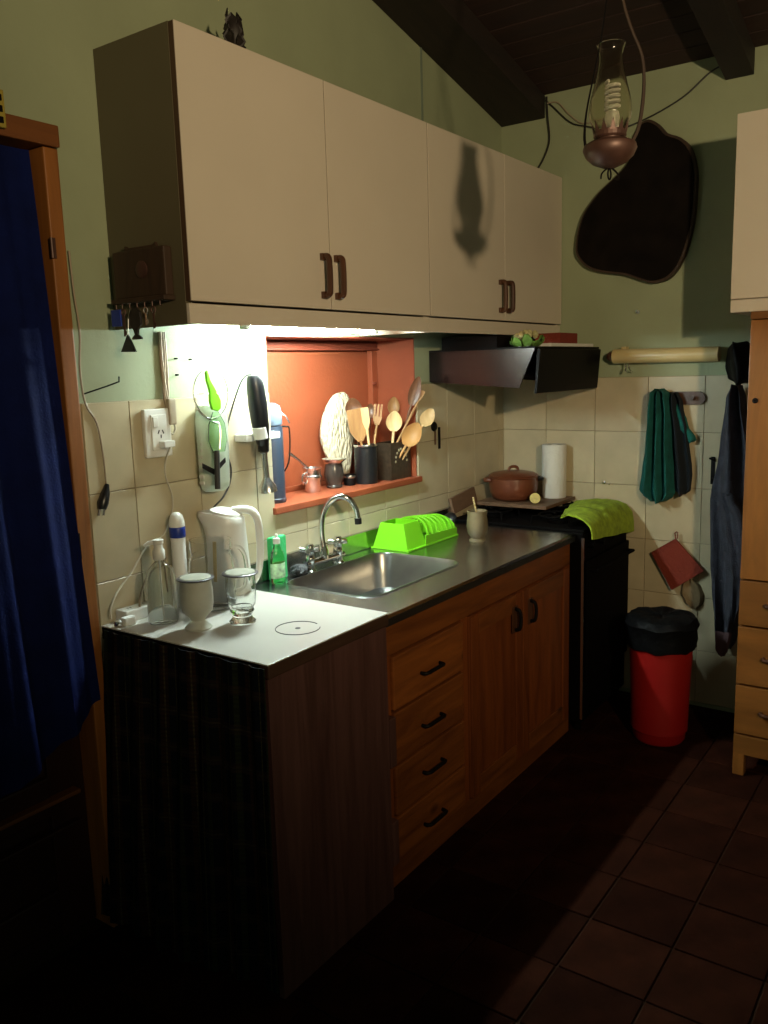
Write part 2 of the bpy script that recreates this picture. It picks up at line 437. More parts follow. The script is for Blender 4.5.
# ------------------------------------------------------------------ door with curtain
d1 = struct('door_1')
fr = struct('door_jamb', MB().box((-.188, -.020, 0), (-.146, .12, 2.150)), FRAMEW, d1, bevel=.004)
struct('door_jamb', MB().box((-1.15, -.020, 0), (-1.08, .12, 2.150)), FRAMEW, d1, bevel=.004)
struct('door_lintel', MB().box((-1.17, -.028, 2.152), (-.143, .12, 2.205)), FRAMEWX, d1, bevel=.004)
struct('door_slab', MB().box((-1.078, .07, .01), (-.1885, .11, 2.150)), REDDOOR, d1, bevel=.003)
struct('door_stile', MB().box((-.30, .055, .01), (-.190, .0695, 2.11)), REDDOOR, d1, bevel=.003)
struct('door_rail', MB().box((-1.07, .048, .385), (-.30, .07, .50)), REDDOOR, d1, bevel=.006)
struct('door_rail', MB().box((-1.07, .052, .05), (-.30, .07, .16)), REDDOOR, d1, bevel=.006)
struct('door_moulding', MB().box((-1.07, .020, .430), (-.225, .055, .442)), FRAMEWX, d1, bevel=.003)
struct('door_moulding', MB().box((-1.07, .030, .335), (-.225, .055, .347)), REDDOOR, d1, bevel=.003)
hinge = struct('door_hinge', MB().box((-.190, -.026, 1.88), (-.180, -.018, 1.93)).tube([(-.192, -.026, 1.88), (-.192, -.026, 1.93)], .004), COPPER, d1)
struct('door_hinge', MB().box((-.200, -.026, 1.10), (-.186, -.018, 1.17)), BLACKM, d1)
def curtain(name, mt, path_top, path_bot, ztop, zbot, amp, waves, nrm, nx=90, nz=16, thick=.006, parent=None, ph=0):
    """hanging sheet: path(u) gives (x, y); folds grow downwards"""
    vs = []; uvs = []
    for side in (0, 1):
        for j in range(nz+1):
            t = j/nz
            for i in range(nx+1):
                u = i/nx
                a = Vector(path_top(u)); b = Vector(path_bot(u)); p = a+(b-a)*t
                A = amp*(.35+.65*t)
                f = A*(math.sin(u*waves*2*PI+ph+.5*math.sin(t*3+u*9))+.35*math.sin(u*waves*4.7*PI+1.3+ph))
                zz = ztop(u)+(zbot(u)-ztop(u))*t
                off = f+(thick if side else 0)
                vs.append((p.x+nrm[0]*off, p.y+nrm[1]*off, zz))
    W = nx+1; H = nz+1; S = W*H; fs = []
    for j in range(nz):
        for i in range(nx):
            a = j*W+i
            fs.append((a, a+1, a+1+W, a+W)); fs.append((S+a+W, S+a+W+1, S+a+1, S+a))
    for i in range(nx):
        fs.append((i, i+S, i+1+S, i+1)); a = nz*W+i; fs.append((a, a+1, a+1+S, a+S))
    for j in range(nz):
        a = j*W; fs.append((a, a+W, a+W+S, a+S)); a += nx; fs.append((a+W, a, a+S, a+W+S))
    return MB().add(vs, fs)
cu = curtain('c', BLUEC, lambda u: (-1.06+.825*u, -.030), lambda u: (-1.04+.865*u, -.042),
             lambda u: 2.130, lambda u: .50+.20*max(0, (u-.45)/.55)**1.6, .016, 6.5, (0, 1))
ct = build('door_curtain', cu, BLUEC, None, smooth=True, loc=(-.6, -.04, .5))
tag(ct, 'navy blue fabric curtain hanging in the wooden doorway', 'curtain')
ys = thing('wall_plaque', 'small yellow framed plaque with dark bars over the doorway lintel', 'plaque', (-.36, -.04, 2.13))
build('frame', MB().box((-.44, -.045, 2.165), (-.296, -.031, 2.250)), YELLOW, ys, bevel=.003)
for k in range(3):
    build('bar', MB().box((-.43, -.049, 2.174+k*.025), (-.305, -.0445, 2.188+k*.025)), BLACKM, ys)

# ------------------------------------------------------------------ wall cabinets
ZB, ZTOP, DU = 1.7074, 2.4273, .3117
def bow_handle():
    mb = MB(); pts = [(0, 0, .058), (0, -.020, .056), (0, -.027, .040), (0, -.027, -.040), (0, -.020, -.056), (0, 0, -.058)]
    mb.tube(pts, [.0085, .010, .0095, .0095, .010, .0085], 8, smooth=3)
    mb.box((-.011, -.012, .046), (.011, 0, .066)); mb.box((-.011, -.012, -.066), (.011, 0, -.046))
    return mb
def wall_cabinet(x0, x1, xm, handles, label, zrail=ZB):
    t = thing('wall_cabinet', label, 'cabinet', ((x0+x1)/2, 0, ZB), 'cream wall cabinets')
    yc = -DU+.02
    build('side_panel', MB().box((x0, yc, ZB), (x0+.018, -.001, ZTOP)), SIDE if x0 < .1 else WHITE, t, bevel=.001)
    build('side_panel', MB().box((x1-.018, yc, ZB), (x1, -.001, ZTOP)), WHITE, t, bevel=.001)
    build('top_panel', MB().box((x0+.018, yc, ZTOP-.018), (x1-.018, -.001, ZTOP)), WHITE, t)
    build('bottom_panel', MB().box((x0+.018, yc, ZB+.036), (x1-.018, -.001, ZB+.052)), WHITE, t)
    build('back_panel', MB().box((x0+.018, -.008, ZB+.052), (x1-.018, -.001, ZTOP-.018)), WHITE, t)
    build('light_rail', MB().box((x0+.0, yc-.012, zrail+.001), (x1, yc-.0005, ZB+.052)), WHITE, t, bevel=.0015)
    doors = []
    for a, b in ((x0, xm), (xm, x1)):
        d = build('door', MB().box((a+.002, -DU, ZB+.058), (b-.002, yc-.001, ZTOP-.001)), WHITE, t, bevel=.0015)
        build('edge_band', MB().box((a+.0008, -DU+.003, ZB+.058), (a+.0024, yc-.001, ZTOP-.002)), BROWN, d)
        doors.append(d)
    for d, hx in zip(doors, handles):
        mb = bow_handle(); mb.v = [(v[0]+hx, v[1]-DU, v[2]+1.862) for v in mb.v]
        h = build('handle', mb, DARKWOOD, d, smooth=True); h['label'] = 'dark wooden bow handle'
    return t
wall_cabinet(0, 1.147, .574, (.535, .602), 'cream wall cabinet with dark side panel, above the orange niche')
wall_cabinet(1.1485, L-.002, 1.736, (1.690, 1.757), 'cream wall cabinet in the corner above the range hood', ZB)
# fluorescent fitting under the first cabinet
fx = thing('under_cabinet_light', 'fluorescent strip light glowing under the cream wall cabinet', 'light', (.66, -.165, ZB+.036))
build('housing', MB().box((.33, -.19, ZB+.022), (1.00, -.14, ZB+.0355)), WHITEP, fx, bevel=.002)
build('end_cap', MB().box((.33, -.18, ZB-.000), (.348, -.15, ZB+.0215)), WHITEP, fx, bevel=.002)
build('end_cap', MB().box((.982, -.18, ZB-.000), (1.00, -.15, ZB+.0215)), WHITEP, fx, bevel=.002)
build('tube', MB().tube([(.3485, -.165, ZB+.009), (.9815, -.165, ZB+.009)], .0085, 12), emit('tube_glow', (.80, 1, .98), TUBE), fx, smooth=True)

# tall cabinet right + cabinet over it
rc = thing('wall_cabinet', 'cream wall cabinet standing on top of the tall pine cupboard', 'cabinet', (2.03, -1.60, 1.742))
X0 = L-.575
build('body', MB().box((X0+.02, -2.20, 1.743), (L-.001, -1.205, 2.418)), WHITE, rc, bevel=.001)
for k, (a, b) in enumerate(((-1.70, -1.207), (-2.198, -1.704))):
    build('door', MB().box((X0, a, 1.790), (X0+.018, b, 2.416)), WHITE, rc, bevel=.0015)
build('bottom_rail', MB().box((X0+.002, -2.198, 1.743), (X0+.018, -1.207, 1.785)), WHITE, rc, bevel=.0015)
tc_ = thing('tall_cupboard', 'tall honey pine cupboard with drawers at the far right', 'cabinet', (2.03, -1.62, 0))
XF = L-.60
build('side_panel', MB().box((XF+.02, -1.300, .09), (L-.01, -1.282, 1.7415)), HONEY_Z, tc_, bevel=.001)
build('side_panel', MB().box((XF+.02, -2.02, .09), (L-.01, -2.00, 1.7415)), HONEY_Z, tc_, bevel=.001)
build('back_panel', MB().box((L-.02, -2.0, .09), (L-.011, -1.30, 1.7415)), HONEY_Z, tc_)
build('top_panel', MB().box((XF+.0, -2.02, 1.715), (L-.02, -1.282, 1.7415)), HONEY_Y, tc_, bevel=.002)
for (a, b) in ((-1.305, -1.284), (-2.02, -2.0)):
    lg = build('leg', MB().box((XF, a-.02, 0), (XF+.04, b+.0, .09)), HONEY_Z, tc_, bevel=.003)
dr = build('door', MB().box((XF, -1.65, .775), (XF+.02, -1.284, 1.712)), HONEY_Z, tc_, bevel=.002)
build('door', MB().box((XF, -2.018, .775), (XF+.02, -1.654, 1.712)), HONEY_Z, tc_, bevel=.002)
build('keyhole', MB().lathe([(.010, 0), (.010, .004), (.005, .005), (.004, .002)], (0, 0, 0), 14, Matrix.Rotation(-PI/2, 4, 'Y')), BLACKM, dr)
kh = dr.children[0]; kh.location = (XF, -1.310, 1.43)
for z0, z1 in ((.598, .768), (.368, .590), (.170, .360), (.085, .163)):
    q = build('drawer', MB().box((XF, -2.018, z0), (XF+.02, -1.284, z1)), HONEY_Y, tc_, bevel=.003)
    if z1 > .2:
        zz = (z0+z1)/2
        build('handle', MB().tube([(XF, -1.378, zz+.0), (XF-.022, -1.382, zz), (XF-.022, -1.456, zz), (XF, -1.46, zz)], .007, 8, smooth=2), DARKWOOD, q, smooth=True)

# ------------------------------------------------------------------ sink cabinet
sc = thing('sink_cabinet', 'orange pine sink cabinet with four drawers and two doors', 'cabinet', (1.06, -.3, 0))
YF = -.597; SX0, SX1 = .372, 1.758
build('top_rail', MB().box((SX0, YF, .745), (SX1, YF+.02, .850)), PINE_X, sc, bevel=.0015)
build('bottom_rail', MB().box((SX0, YF, .0), (SX1, YF+.02, .075)), PINE_X, sc, bevel=.0015)
for a, b in ((SX0, .425), (.842, .885), (1.722, SX1)):
    build('stile', MB().box((a, YF, .0755), (b, YF+.02, .7445)), PINE_Z, sc, bevel=.0015)
build('end_panel', MB().box((SX1-.018, YF+.0205, 0), (SX1, -.01, .850)), PINE_Z, sc)
build('end_panel', MB().box((SX0, YF+.0205, 0), (SX0+.018, -.01, .850)), PINE_Z, sc)
build('carcass_floor', MB().box((SX0+.0185, YF+.0205, .05), (SX1-.0185, -.01, .066)), PINE_X, sc)
hz = [(.570, .742), (.398, .566), (.232, .394), (.078, .228)]
for k, (a, b) in enumerate(hz):
    q = build('drawer', MB().box((.427, YF-.010, a+.002), (.840, YF+.016, b-.002)), PINE_X, sc, bevel=.005)
    zz = (.645, .472, .315, .137)[k]
    hb = MB().tube([(.575, YF-.010, zz), (.580, YF-.030, zz), (.605, YF-.034, zz+.002), (.655, YF-.034, zz+.002), (.680, YF-.030, zz), (.685, YF-.010, zz)], .006, 8, smooth=2)
    h = build('handle', hb, BLACKM, q, smooth=True); h['label'] = 'black iron drawer pull'
def plank_door(a, b, hx):
    d = build('door', MB().box((a, YF-.006, .080), (b, YF+.016, .742)), PINE_Z, sc, bevel=.003)
    for (p, q_, r, s) in ((a, a+.055, .080, .742), (b-.055, b, .080, .742)):
        build('door_stile', MB().box((p+.001, YF-.014, r+.001), (q_-.001, YF-.0055, s-.001)), PINE_Z, d, bevel=.003)
    for (r, s) in ((.080, .150), (.672, .742)):
        build('door_rail', MB().box((a+.0555, YF-.014, r+.001), (b-.0555, YF-.0055, s-.001)), PINE_X, d, bevel=.003)
    hb = MB().tube([(hx, YF-.013, .690), (hx, YF-.034, .685), (hx+.004, YF-.038, .650), (hx, YF-.034, .615), (hx, YF-.013, .610)], .007, 8, smooth=3)
    build('handle', hb, BLACKM, d, smooth=True)
    build('handle_plate', MB().box((hx-.022, YF-.017, .600), (hx+.020, YF-.0135, .700)), DARKWOOD, d, bevel=.004)
plank_door(.888, 1.283, 1.215); plank_door(1.287, 1.719, 1.345)
for a, b in ((.568, .415), (.24, .10)):
    build('side_batten', MB().box((.3725, YF-.030, b), (.405, YF-.0005, a)), VENEER, sc, bevel=.003)

# steel worktop with basin
wt = thing('sink_worktop', 'stainless steel worktop with a sunken rectangular sink basin', 'worktop', (1.06, -.3, .85))
def rrect(x0, x1, y0, y1, r, n=8):
    out = []
    for cx_, cy_, a0 in ((x1-r, y1-r, 0), (x0+r, y1-r, 90), (x0+r, y0+r, 180), (x1-r, y0+r, 270)):
        for k in range(n+1):
            a = math.radians(a0+90*k/n); out.append((cx_+r*math.cos(a), cy_+r*math.sin(a)))
    return out
OX0, OX1, OY0, OY1 = .372, 1.762, -.6174, -.010
BX0, BX1, BY0, BY1 = .515, 1.075, -.470, -.105
def at_z(p, z): return [(x, y, z) for x, y in p]
outer = []
inner = rrect(BX0-.012, BX1+.012, BY0-.012, BY1+.012, .072)
for (x, y) in inner:
    cx_, cy_ = (BX0+BX1)/2, (BY0+BY1)/2
    outer.append((x, y))
def to_outer(p):
    n = len(p); o = []
    q = n//4
    cor = [(OX1, OY1), (OX0, OY1), (OX0, OY0), (OX1, OY0)]
    for i, (x, y) in enumerate(p):
        c = cor[min(i//q, 3)]; k = i % q; h = (q-1)/2
        # first half of each corner arc runs along one side, second half along the other
        ci = min(i//q, 3)
        if ci in (0, 2): o.append((c[0], y) if k < h else ((x, c[1]) if k > h else c))
        else: o.append((x, c[1]) if k < h else ((c[0], y) if k > h else c))
    return o
oo = to_outer(inner)
mb = MB()
mb.rings([at_z(oo, .850), at_z(oo, .878), at_z([(x*.998+.002*1.06, y*.998-.002*.3) for x, y in oo], .880), at_z(inner, .880)], False, False)
build('worktop', mb, STEEL, wt)
mb = MB()
mb.rings([at_z(inner, .880), at_z(rrect(BX0-.009, BX1+.009, BY0-.009, BY1+.009, .070), .8835), at_z(rrect(BX0-.004, BX1+.004, BY0-.004, BY1+.004, .066), .883),
          at_z(rrect(BX0, BX1, BY0, BY1, .062), .876), at_z(rrect(BX0+.010, BX1-.010, BY0+.010, BY1-.010, .058), .80),
          at_z(rrect(BX0+.018, BX1-.018, BY0+.018, BY1-.018, .054), .752), at_z(rrect(BX0+.045, BX1-.045, BY0+.045, BY1-.045, .040), .735),
          at_z(rrect(.77, .82, -.31, -.26, .024), .729)], False, True)
build('basin', mb, BASIN, wt, smooth=True)
build('drain', MB().lathe([(.030, .7295), (.028, .733), (.018, .7325), (.016, .731)], (.795, -.285, 0), 20), CHROME, wt, smooth=True)
build('front_edge', MB().box((OX0+.001, OY0-.003, .846), (OX1-.001, OY0-.0003, .868)), mat('dark_steel_edge', (.03, .03, .03), .4, .6), wt, bevel=.001)
build('backsplash', MB().box((OX0, -.0255, .8805), (OX1, -.0075, .952)), STEEL, wt, bevel=.004)

# ------------------------------------------------------------------ near cabinet with plaid curtain
nc = thing('corner_counter', 'low brown veneer counter with white top, nearest the doorway', 'cabinet', (.12, -.3, 0))
NX0, NX1, NY0, HN = -.131, .368, -.6367, .8964
build('front_panel', MB().box((NX0+.004, NY0+.008, 0), (NX1-.002, NY0+.026, HN-.040)), VENEER, nc, bevel=.001)
build('side_panel', MB().box((NX1-.022, NY0+.027, 0), (NX1-.002, -.04, HN-.040)), VENEER, nc)
build('back_panel', MB().box((NX0+.02, -.055, 0), (NX1-.023, -.040, HN-.040)), VENEER, nc)
build('shelf', MB().box((NX0+.025, NY0+.027, .42), (NX1-.023, -.056, .436)), VENEER, nc)
build('top_edging', MB().box((NX0, NY0, HN-.0385), (NX1, NY0+.03, HN-.004)), VEDGE, nc, bevel=.004)
build('top_core', MB().box((NX0, NY0+.031, HN-.0385), (NX1, -.008, HN-.006)), BLACKM, nc)
build('worktop', MB().box((NX0-.002, NY0-.001, HN-.0035), (NX1, -.008, HN)), TOPW, nc, bevel=.001)
rg = MB(); n = 60; R0 = .060
ra = []; 
for i in range(n+1):
    a = -.35+(2*PI-.55)*i/n
    ra.append((.126+R0*math.cos(a), -.507+R0*math.sin(a), HN+.0006))
rg.tube(ra, .0013, 6); rg.lathe([(.0075, HN-.0002), (.0075, HN+.0008), (.006, HN+.001)], (.126, -.507, 0), 14)
build('ring_mark', rg, BLACKP, nc)
pc = curtain('p', PLAID, lambda u: (NX0-.009, -.034-.600*u), lambda u: (NX0-.068+.052*u*u, .02-.655*u),
             lambda u: HN-.008, lambda u: .035+.01*math.sin(u*9), .011, 7, (1, 0), nx=120, nz=20, thick=-.004)
po_ = build('plaid_curtain', pc, PLAID, None, smooth=True, loc=(NX0, -.3, 0))
me = po_.data; uvl = me.uv_layers.new(name='UVMap')
for lp in me.loops:
    v = me.vertices[lp.vertex_index].co; uvl.data[lp.index].uv = (v.y*1.15, v.z)
tag(po_, 'dark plaid cloth curtain covering the open end of the white-topped counter', 'curtain')

# ------------------------------------------------------------------ stove
st = thing('stove', 'black gas stove between the sink cabinet and the corner', 'stove', (2.02, -.33, 0))
build('body', MB().box((1.772, -.650, .04), (2.305, -.012, .880)), STOVEB, st, bevel=.006)
build('oven_door', MB().box((1.79, -.668, .22), (2.290, -.6505, .760)), STOVEB, st, bevel=.006)
build('oven_handle', MB().tube([(1.80, -.668, .72), (1.80, -.70, .72), (2.255, -.70, .72), (2.255, -.668, .72)], .007, 8), STOVEB, st)
for sx in (1.80, 2.27):
    for sy in (-.62, -.05): build('foot', cyl((sx, sy, 0), (sx, sy, .041), .016), STOVEB, st)
build('side_gleam_strip', MB().box((1.7675, -.655, .06), (1.7715, -.644, .86)), ALU, st)  # bright strip standing in for the gleam down the stove's left side
build('cooktop', MB().box((1.772, -.650, .8805), (2.305, -.012, .893)), STOVEB, st, bevel=.003)
for cx_, cy_ in ((1.905, -.16), (2.17, -.16), (1.905, -.48), (2.17, -.48)):
    b_ = build('burner', MB().lathe([(.045, .893), (.045, .905), (.036, .908), (.036, .915), (.030, .918)], (cx_, cy_, 0), 20), STOVEB, st, smooth=True)
    gm = MB()
    for a in range(4):
        c_, s_ = math.cos(a*PI/2+PI/4), math.sin(a*PI/2+PI/4)
        gm.tube([(cx_+.03*c_, cy_+.03*s_, .926), (cx_+.12*c_, cy_+.12*s_, .926), (cx_+.125*c_, cy_+.125*s_, .894)], .0045, 6)
    gm.tube([(cx_+.085*math.cos(i*PI/12), cy_+.085*math.sin(i*PI/12), .926) for i in range(25)], .0045, 6)
    build('grate', gm, STOVEB, st)
for k in range(4): build('knob', cyl((1.84+k*.12, -.651, .82), (1.84+k*.12, -.675, .82), .016), STOVEB, st)

# things on the stove
cb = build('cutting_board', MB().box((1.965, -.395, .9305), (2.300, -.030, .9465)), BOARDB, None, bevel=.003, loc=(2.13, -.2, .93))
tag(cb, 'dark wooden board lying on the stove under the clay pot', 'board')
cb2 = build('cutting_board', MB().box((-.11, -.008, 0), (.11, .008, .075), Matrix.Translation((1.86, -.036, .931)) @ Matrix.Rotation(-.12, 4, 'Y') @ Matrix.Rotation(-.18, 4, 'X')), BOARDB, None, bevel=.003, loc=(1.86, -.05, .9))
tag(cb2, 'small brown wooden board leaning on the wall behind the gourd', 'board')
pt = thing('clay_pot', 'brown glazed clay pot with lid on the wooden board', 'pot', (2.10, -.165, .947))
build('body', MB().lathe([(.075, .947), (.098, .958), (.113, .990), (.117, 1.025), (.114, 1.052), (.119, 1.058), (.116, 1.062), (.108, 1.058)], (2.10, -.165, 0), 32), CLAY, pt, smooth=True)
ldm = MB().lathe([(.112, 1.059), (.116, 1.066), (.100, 1.076), (.06, 1.084), (.02, 1.087), (.001, 1.087)], (2.10, -.165, 0), 32)
lid = build('lid', ldm, CLAY, pt, smooth=True)
build('knob', MB().tube([(2.08, -.15, 1.083), (2.085, -.153, 1.100), (2.10, -.165, 1.105), (2.115, -.177, 1.100), (2.12, -.18, 1.083)], .007, 8, smooth=3), CLAY, lid, smooth=True)
for s_ in (1, -1):
    dx, dy = .579*s_, -.815*s_
    c0 = Vector((2.10, -.165, 1.045)); d_ = Vector((dx, dy, 0)); t_ = Vector((-dy, dx, 0))
    build('handle', MB().tube([c0+d_*.112+t_*.03, c0+d_*.132+t_*.024, c0+d_*.136, c0+d_*.132-t_*.024, c0+d_*.112-t_*.03], .009, 8, smooth=3), BLACKP if s_ == 1 else CLAY, pt, smooth=True)
pr = thing('paper_towel_roll', 'white paper towel roll standing upright by the clay pot', 'paper towel', (2.243, -.310, .947))
build('roll', MB().lathe([(.018, .947), (.056, .947), (.058, .950), (.058, 1.199), (.056, 1.202), (.018, 1.202)], (2.243, -.310, 0), 32, cap0=False, cap1=False).lathe([(.018, .947), (.018, 1.202)], (2.243, -.310, 0), 32, cap0=False, cap1=False), PAPER, pr, smooth=True)
lm = thing('lemon_half', 'cut lemon half lying on the board beside the paper roll', 'fruit', (2.02, -.315, .947))
Ml = Matrix.Rotation(math.radians(-70), 4, 'Y'); Ml = Matrix.Rotation(.6, 4, 'Z') @ Ml
prof = [(.0005, -.024), (.012, -.022), (.020, -.015), (.024, -.006), (.025, .0)]
build('peel', MB().lathe(prof, (2.02, -.315, .9725), 20, Ml, cap1=False), YELLOW, lm, smooth=True)
build('flesh', MB().lathe([(.0245, -.001), (.0245, .0006), (.001, .0012)], (2.02, -.315, .9725), 20, Ml), LEMON, lm)
# lime cloth over the stove corner
prof = [(-.44, .932), (-.50, .940), (-.56, .946), (-.61, .942), (-.655, .930), (-.684, .905), (-.692, .87), (-.694, .835)]
inn = [(-.689, .835), (-.687, .87), (-.678, .898), (-.651, .922), (-.61, .934), (-.56, .938), (-.50, .932), (-.44, .926)]
rs = []
for i in range(25):
    u = i/24; x = 1.775+.515*u; wv = .006*math.sin(u*11)+.004*math.sin(u*27+1)
    dl = -.035*u+.02*(1-u)
    ring = []
    for (y, z) in prof+inn:
        k = max(0, (.93-z)/.1)
        yy = y-.004*math.sin(u*16)*k-(0 if y < -.6 else .0); 
        if y > -.58: yy -= (.10*(1-u)**1.5+.01)*(y+.58)/.14
        hump = .020*math.exp(-((u-.45)/.3)**2) if z > .92 else 0
        ring.append((x+.01*math.sin(y*30), yy, z+wv*(1-min(k, 1))+dl*min(k, 1)+hump+.004))
    rs.append(ring)
gc = build('dish_cloth', MB().rings(rs), LIME_CL, None, smooth=True, loc=(2.03, -.6, .93))
tag(gc, 'lime green cloth draped over the front corner of the stove', 'cloth')
# scrub brush by the stove edge
sb = thing('scrub_brush', 'black round scrubber with pale studs at the back of the worktop', 'brush', (1.66, -.075, .881))
Ms = Matrix.Rotation(math.radians(-50), 4, 'Y')
build('head', MB().lathe([(.001, -.012), (.026, -.012), (.032, -.004), (.032, .006), (.024, .014), (.001, .016)], (1.655, -.075, .915), 20, Ms), BLACKP, sb, smooth=True)
sm = MB()
for k in range(7):
    a = k*2*PI/7; p = Ms @ Vector((.018*math.cos(a), .018*math.sin(a), -.0125)); p = Vector((1.655, -.075, .915))+p
    sm.lathe([(.0025, -.002), (.0025, .001)], p, 8, Ms)
build('stud', sm, ALU, sb)
# mate gourd on worktop
gx, gy = 1.435, -.335
mg = thing('mate_gourd', 'pale brown mate gourd with metal straw on the steel worktop', 'cup', (gx, gy, .8805))
build('cup', MB().lathe([(.001, .8805), (.033, .8805), (.034, .886), (.026, .893), (.030, .900), (.040, .915), (.0435, .940), (.042, .965), (.0385, .985), (.041, .998), (.041, 1.006), (.037, 1.006), (.034, .990), (.001, .985)], (gx, gy, 0), 28), GOURD, mg, smooth=True)
build('straw', MB().tube([(gx+.005, gy, .975), (gx-.012, gy+.004, 1.03), (gx-.020, gy+.006, 1.062)], [.0045, .0035, .004], 8), CREAMT, mg, smooth=True)

# ------------------------------------------------------------------ hood
hd = thing('range_hood', 'black metal range hood above the stove in the corner', 'hood', (1.96, -.25, 1.5))
side = [(-.004, 1.518), (-.43, 1.487), (-.500, 1.645), (-.004, 1.645)]
build('side_panel', MB().prism(side, lambda y, z: (1.622, y, z), lambda y, z: (1.630, y, z)), HOODM, hd)
build('side_panel', MB().prism(side, lambda y, z: (2.300, y, z), lambda y, z: (2.308, y, z)), HOODM, hd)
build('top_plate', MB().box((1.622, -.502, 1.6455), (2.308, -.004, 1.652)), BLACKM, hd)
build('visor', MB().prism([(-.502, 1.645), (-.515, 1.640), (-.500, 1.465), (-.490, 1.465)], lambda y, z: (1.640, y, z), lambda y, z: (2.296, y, z)), BLACKM, hd)
build('filter', MB().box((1.632, -.42, 1.53), (2.298, -.01, 1.54)), BLACKM, hd)
build('gap_shade_block', MB().box((1.70, -.29, 1.6525), (2.25, -.02, 1.706)), BLACKM, hd, bevel=.003)  # added black block: paints the shadow in the gap under the wall cabinet
# on the hood
cf = thing('cauliflower', 'small cauliflower head with green leaves on top of the hood', 'vegetable', (1.70, -.43, 1.6525))
cm = MB()
for k in range(34):
    a = random.uniform(0, 2*PI); r = random.uniform(0, .042); h = 1.682+.024*math.sqrt(max(0, 1-(r/.05)**2))+random.uniform(-.003, .004)
    q = random.uniform(.010, .015)
    cm.lathe([(.001, -q), (q*.7, -q*.7), (q, 0), (q*.7, q*.7), (.001, q)], (1.70+r*math.cos(a)*1.4, -.43+r*math.sin(a)*.9, h), 8)
build('florets', cm, CREAMV, cf, smooth=True)
for k in range(9):
    a = k*2*PI/9+.2; c_, s_ = math.cos(a), math.sin(a); w_ = .022
    base_ = Vector((1.70+.045*c_*1.3, -.43+.045*s_, 1.655)); tip = Vector((1.70+.070*c_*1.2, -.43+.060*s_, 1.676+.012*(k % 3)))
    t_ = Vector((-s_, c_, 0)); mid = (base_+tip)/2+Vector((c_, s_, 0))*.008
    vs = [base_-t_*.012, base_+t_*.012, mid+t_*w_, tip+t_*.010, tip+Vector((c_, s_, .3))*.006, tip-t_*.010, mid-t_*w_]
    off = Vector((c_, s_, 0))*.002
    build('leaf', MB().add(vs+[v+off for v in vs], [tuple(range(7)), tuple(range(13, 6, -1))]+[(i, (i+1) % 7, 7+(i+1) % 7, 7+i) for i in range(7)]), GREEN, cf)
pp = build('paper_sheets', MB().box((1.80, -.490, 1.6525), (2.27, -.34, 1.667)), PAPER, None, bevel=.003, loc=(2.0, -.42, 1.653))
tag(pp, 'flat stack of white papers lying on top of the hood', 'paper')
rb = build('red_box', MB().box((1.92, -.478, 1.6675), (2.11, -.36, 1.712)), REDC, None, bevel=.003, loc=(2.0, -.42, 1.668))
tag(rb, 'small dark red box on the papers above the hood', 'box')

# ------------------------------------------------------------------ far wall things
rl = thing('wall_rail', 'long cream tube rail fixed on the far wall above the teal towel', 'rail', (L-.04, -.81, 1.60))
build('tube', MB().tube([(L-.045, -.585, 1.606), (L-.045, -1.045, 1.602)], .032, 20), CREAMT, rl, smooth=True)
build('end_knob', MB().lathe([(.012, 0), (.020, .006), (.022, .018), (.014, .030), (.001, .034)], (L-.045, -.585, 1.606), 16, Matrix.Rotation(-PI/2, 4, 'X')), DARKWOOD, rl, smooth=True)
build('bracket', MB().box((L-.012, -1.02, 1.59), (L-.0068, -.62, 1.615)).box((L-.045, -.64, 1.634), (L-.005, -.62, 1.648)), CREAMT, rl)
build('hook', MB().tube([(L-.045, -.640, 1.575), (L-.05, -.642, 1.55), (L-.075, -.650, 1.538), (L-.08, -.655, 1.552)], .0035, 6, smooth=3).tube([(L-.045, -.655, 1.575), (L-.05, -.660, 1.548), (L-.03, -.668, 1.535)], .0035, 6, smooth=3), ALU, rl)
pg = thing('peg_rack', 'dark wooden peg rack on the far wall tiles', 'rack', (L-.015, -.87, 1.414))
build('board', MB().prism([(-.76, 1.388), (-.965, 1.388), (-.982, 1.398), (-.988, 1.415), (-.982, 1.432), (-.965, 1.444), (-.76, 1.444)], lambda y, z: (L-.024, y, z), lambda y, z: (L-.0068, y, z)), DARKWOOD, pg)
for y in (-.80, -.94): build('peg', cyl((L-.024, y, 1.414), (L-.055, y, 1.420), .009), DARKWOOD, pg, smooth=True)
def hang(name, mt, levels, xb, thick, folds, label, cat, n=48, sm=4, parent=None):
    """lofted hanging cloth against the far wall: levels of (z, y_hi, y_lo); folds bulge into the room"""
    rs = []; LV = []
    for i in range(len(levels)-1):
        for k in range(sm):
            t = k/sm; t2 = t*t*(3-2*t); LV.append([levels[i][j]+(levels[i+1][j]-levels[i][j])*(t if j == 0 else t2) for j in range(3)])
    LV.append(list(levels[-1]))
    for z, a, b in LV:
        ring = []
        for k in range(n):
            u = k/(n/2)
            if u <= 1: ring.append((xb, a+(b-a)*u, z))
            else:
                v = 2-u; e = min(1, 8*v*(1-v)+.15)
                f = thick*(.55+.45*math.sin(v*folds*2*PI+z*3))*e+.004
                ring.append((xb-f, a+(b-a)*v, z+.006*math.sin(v*9)))
        rs.append(ring)
    o = build(name, MB().rings(rs), mt, parent, smooth=True, loc=(xb, levels[0][1], levels[0][0]))
    if parent is None: tag(o, label, cat)
    return o
tl = hang('hand_towel', TEALC, [(1.455, -.785, -.82), (1.435, -.755, -.845), (1.34, -.742, -.860), (1.2, -.735, -.860), (1.08, -.722, -.868), (1.0, -.712, -.875), (.975, -.73, -.865), (.955, -.765, -.84)], L-.036, .062, 3.2, 'teal hand towel hanging from the dark peg rack', 'towel')
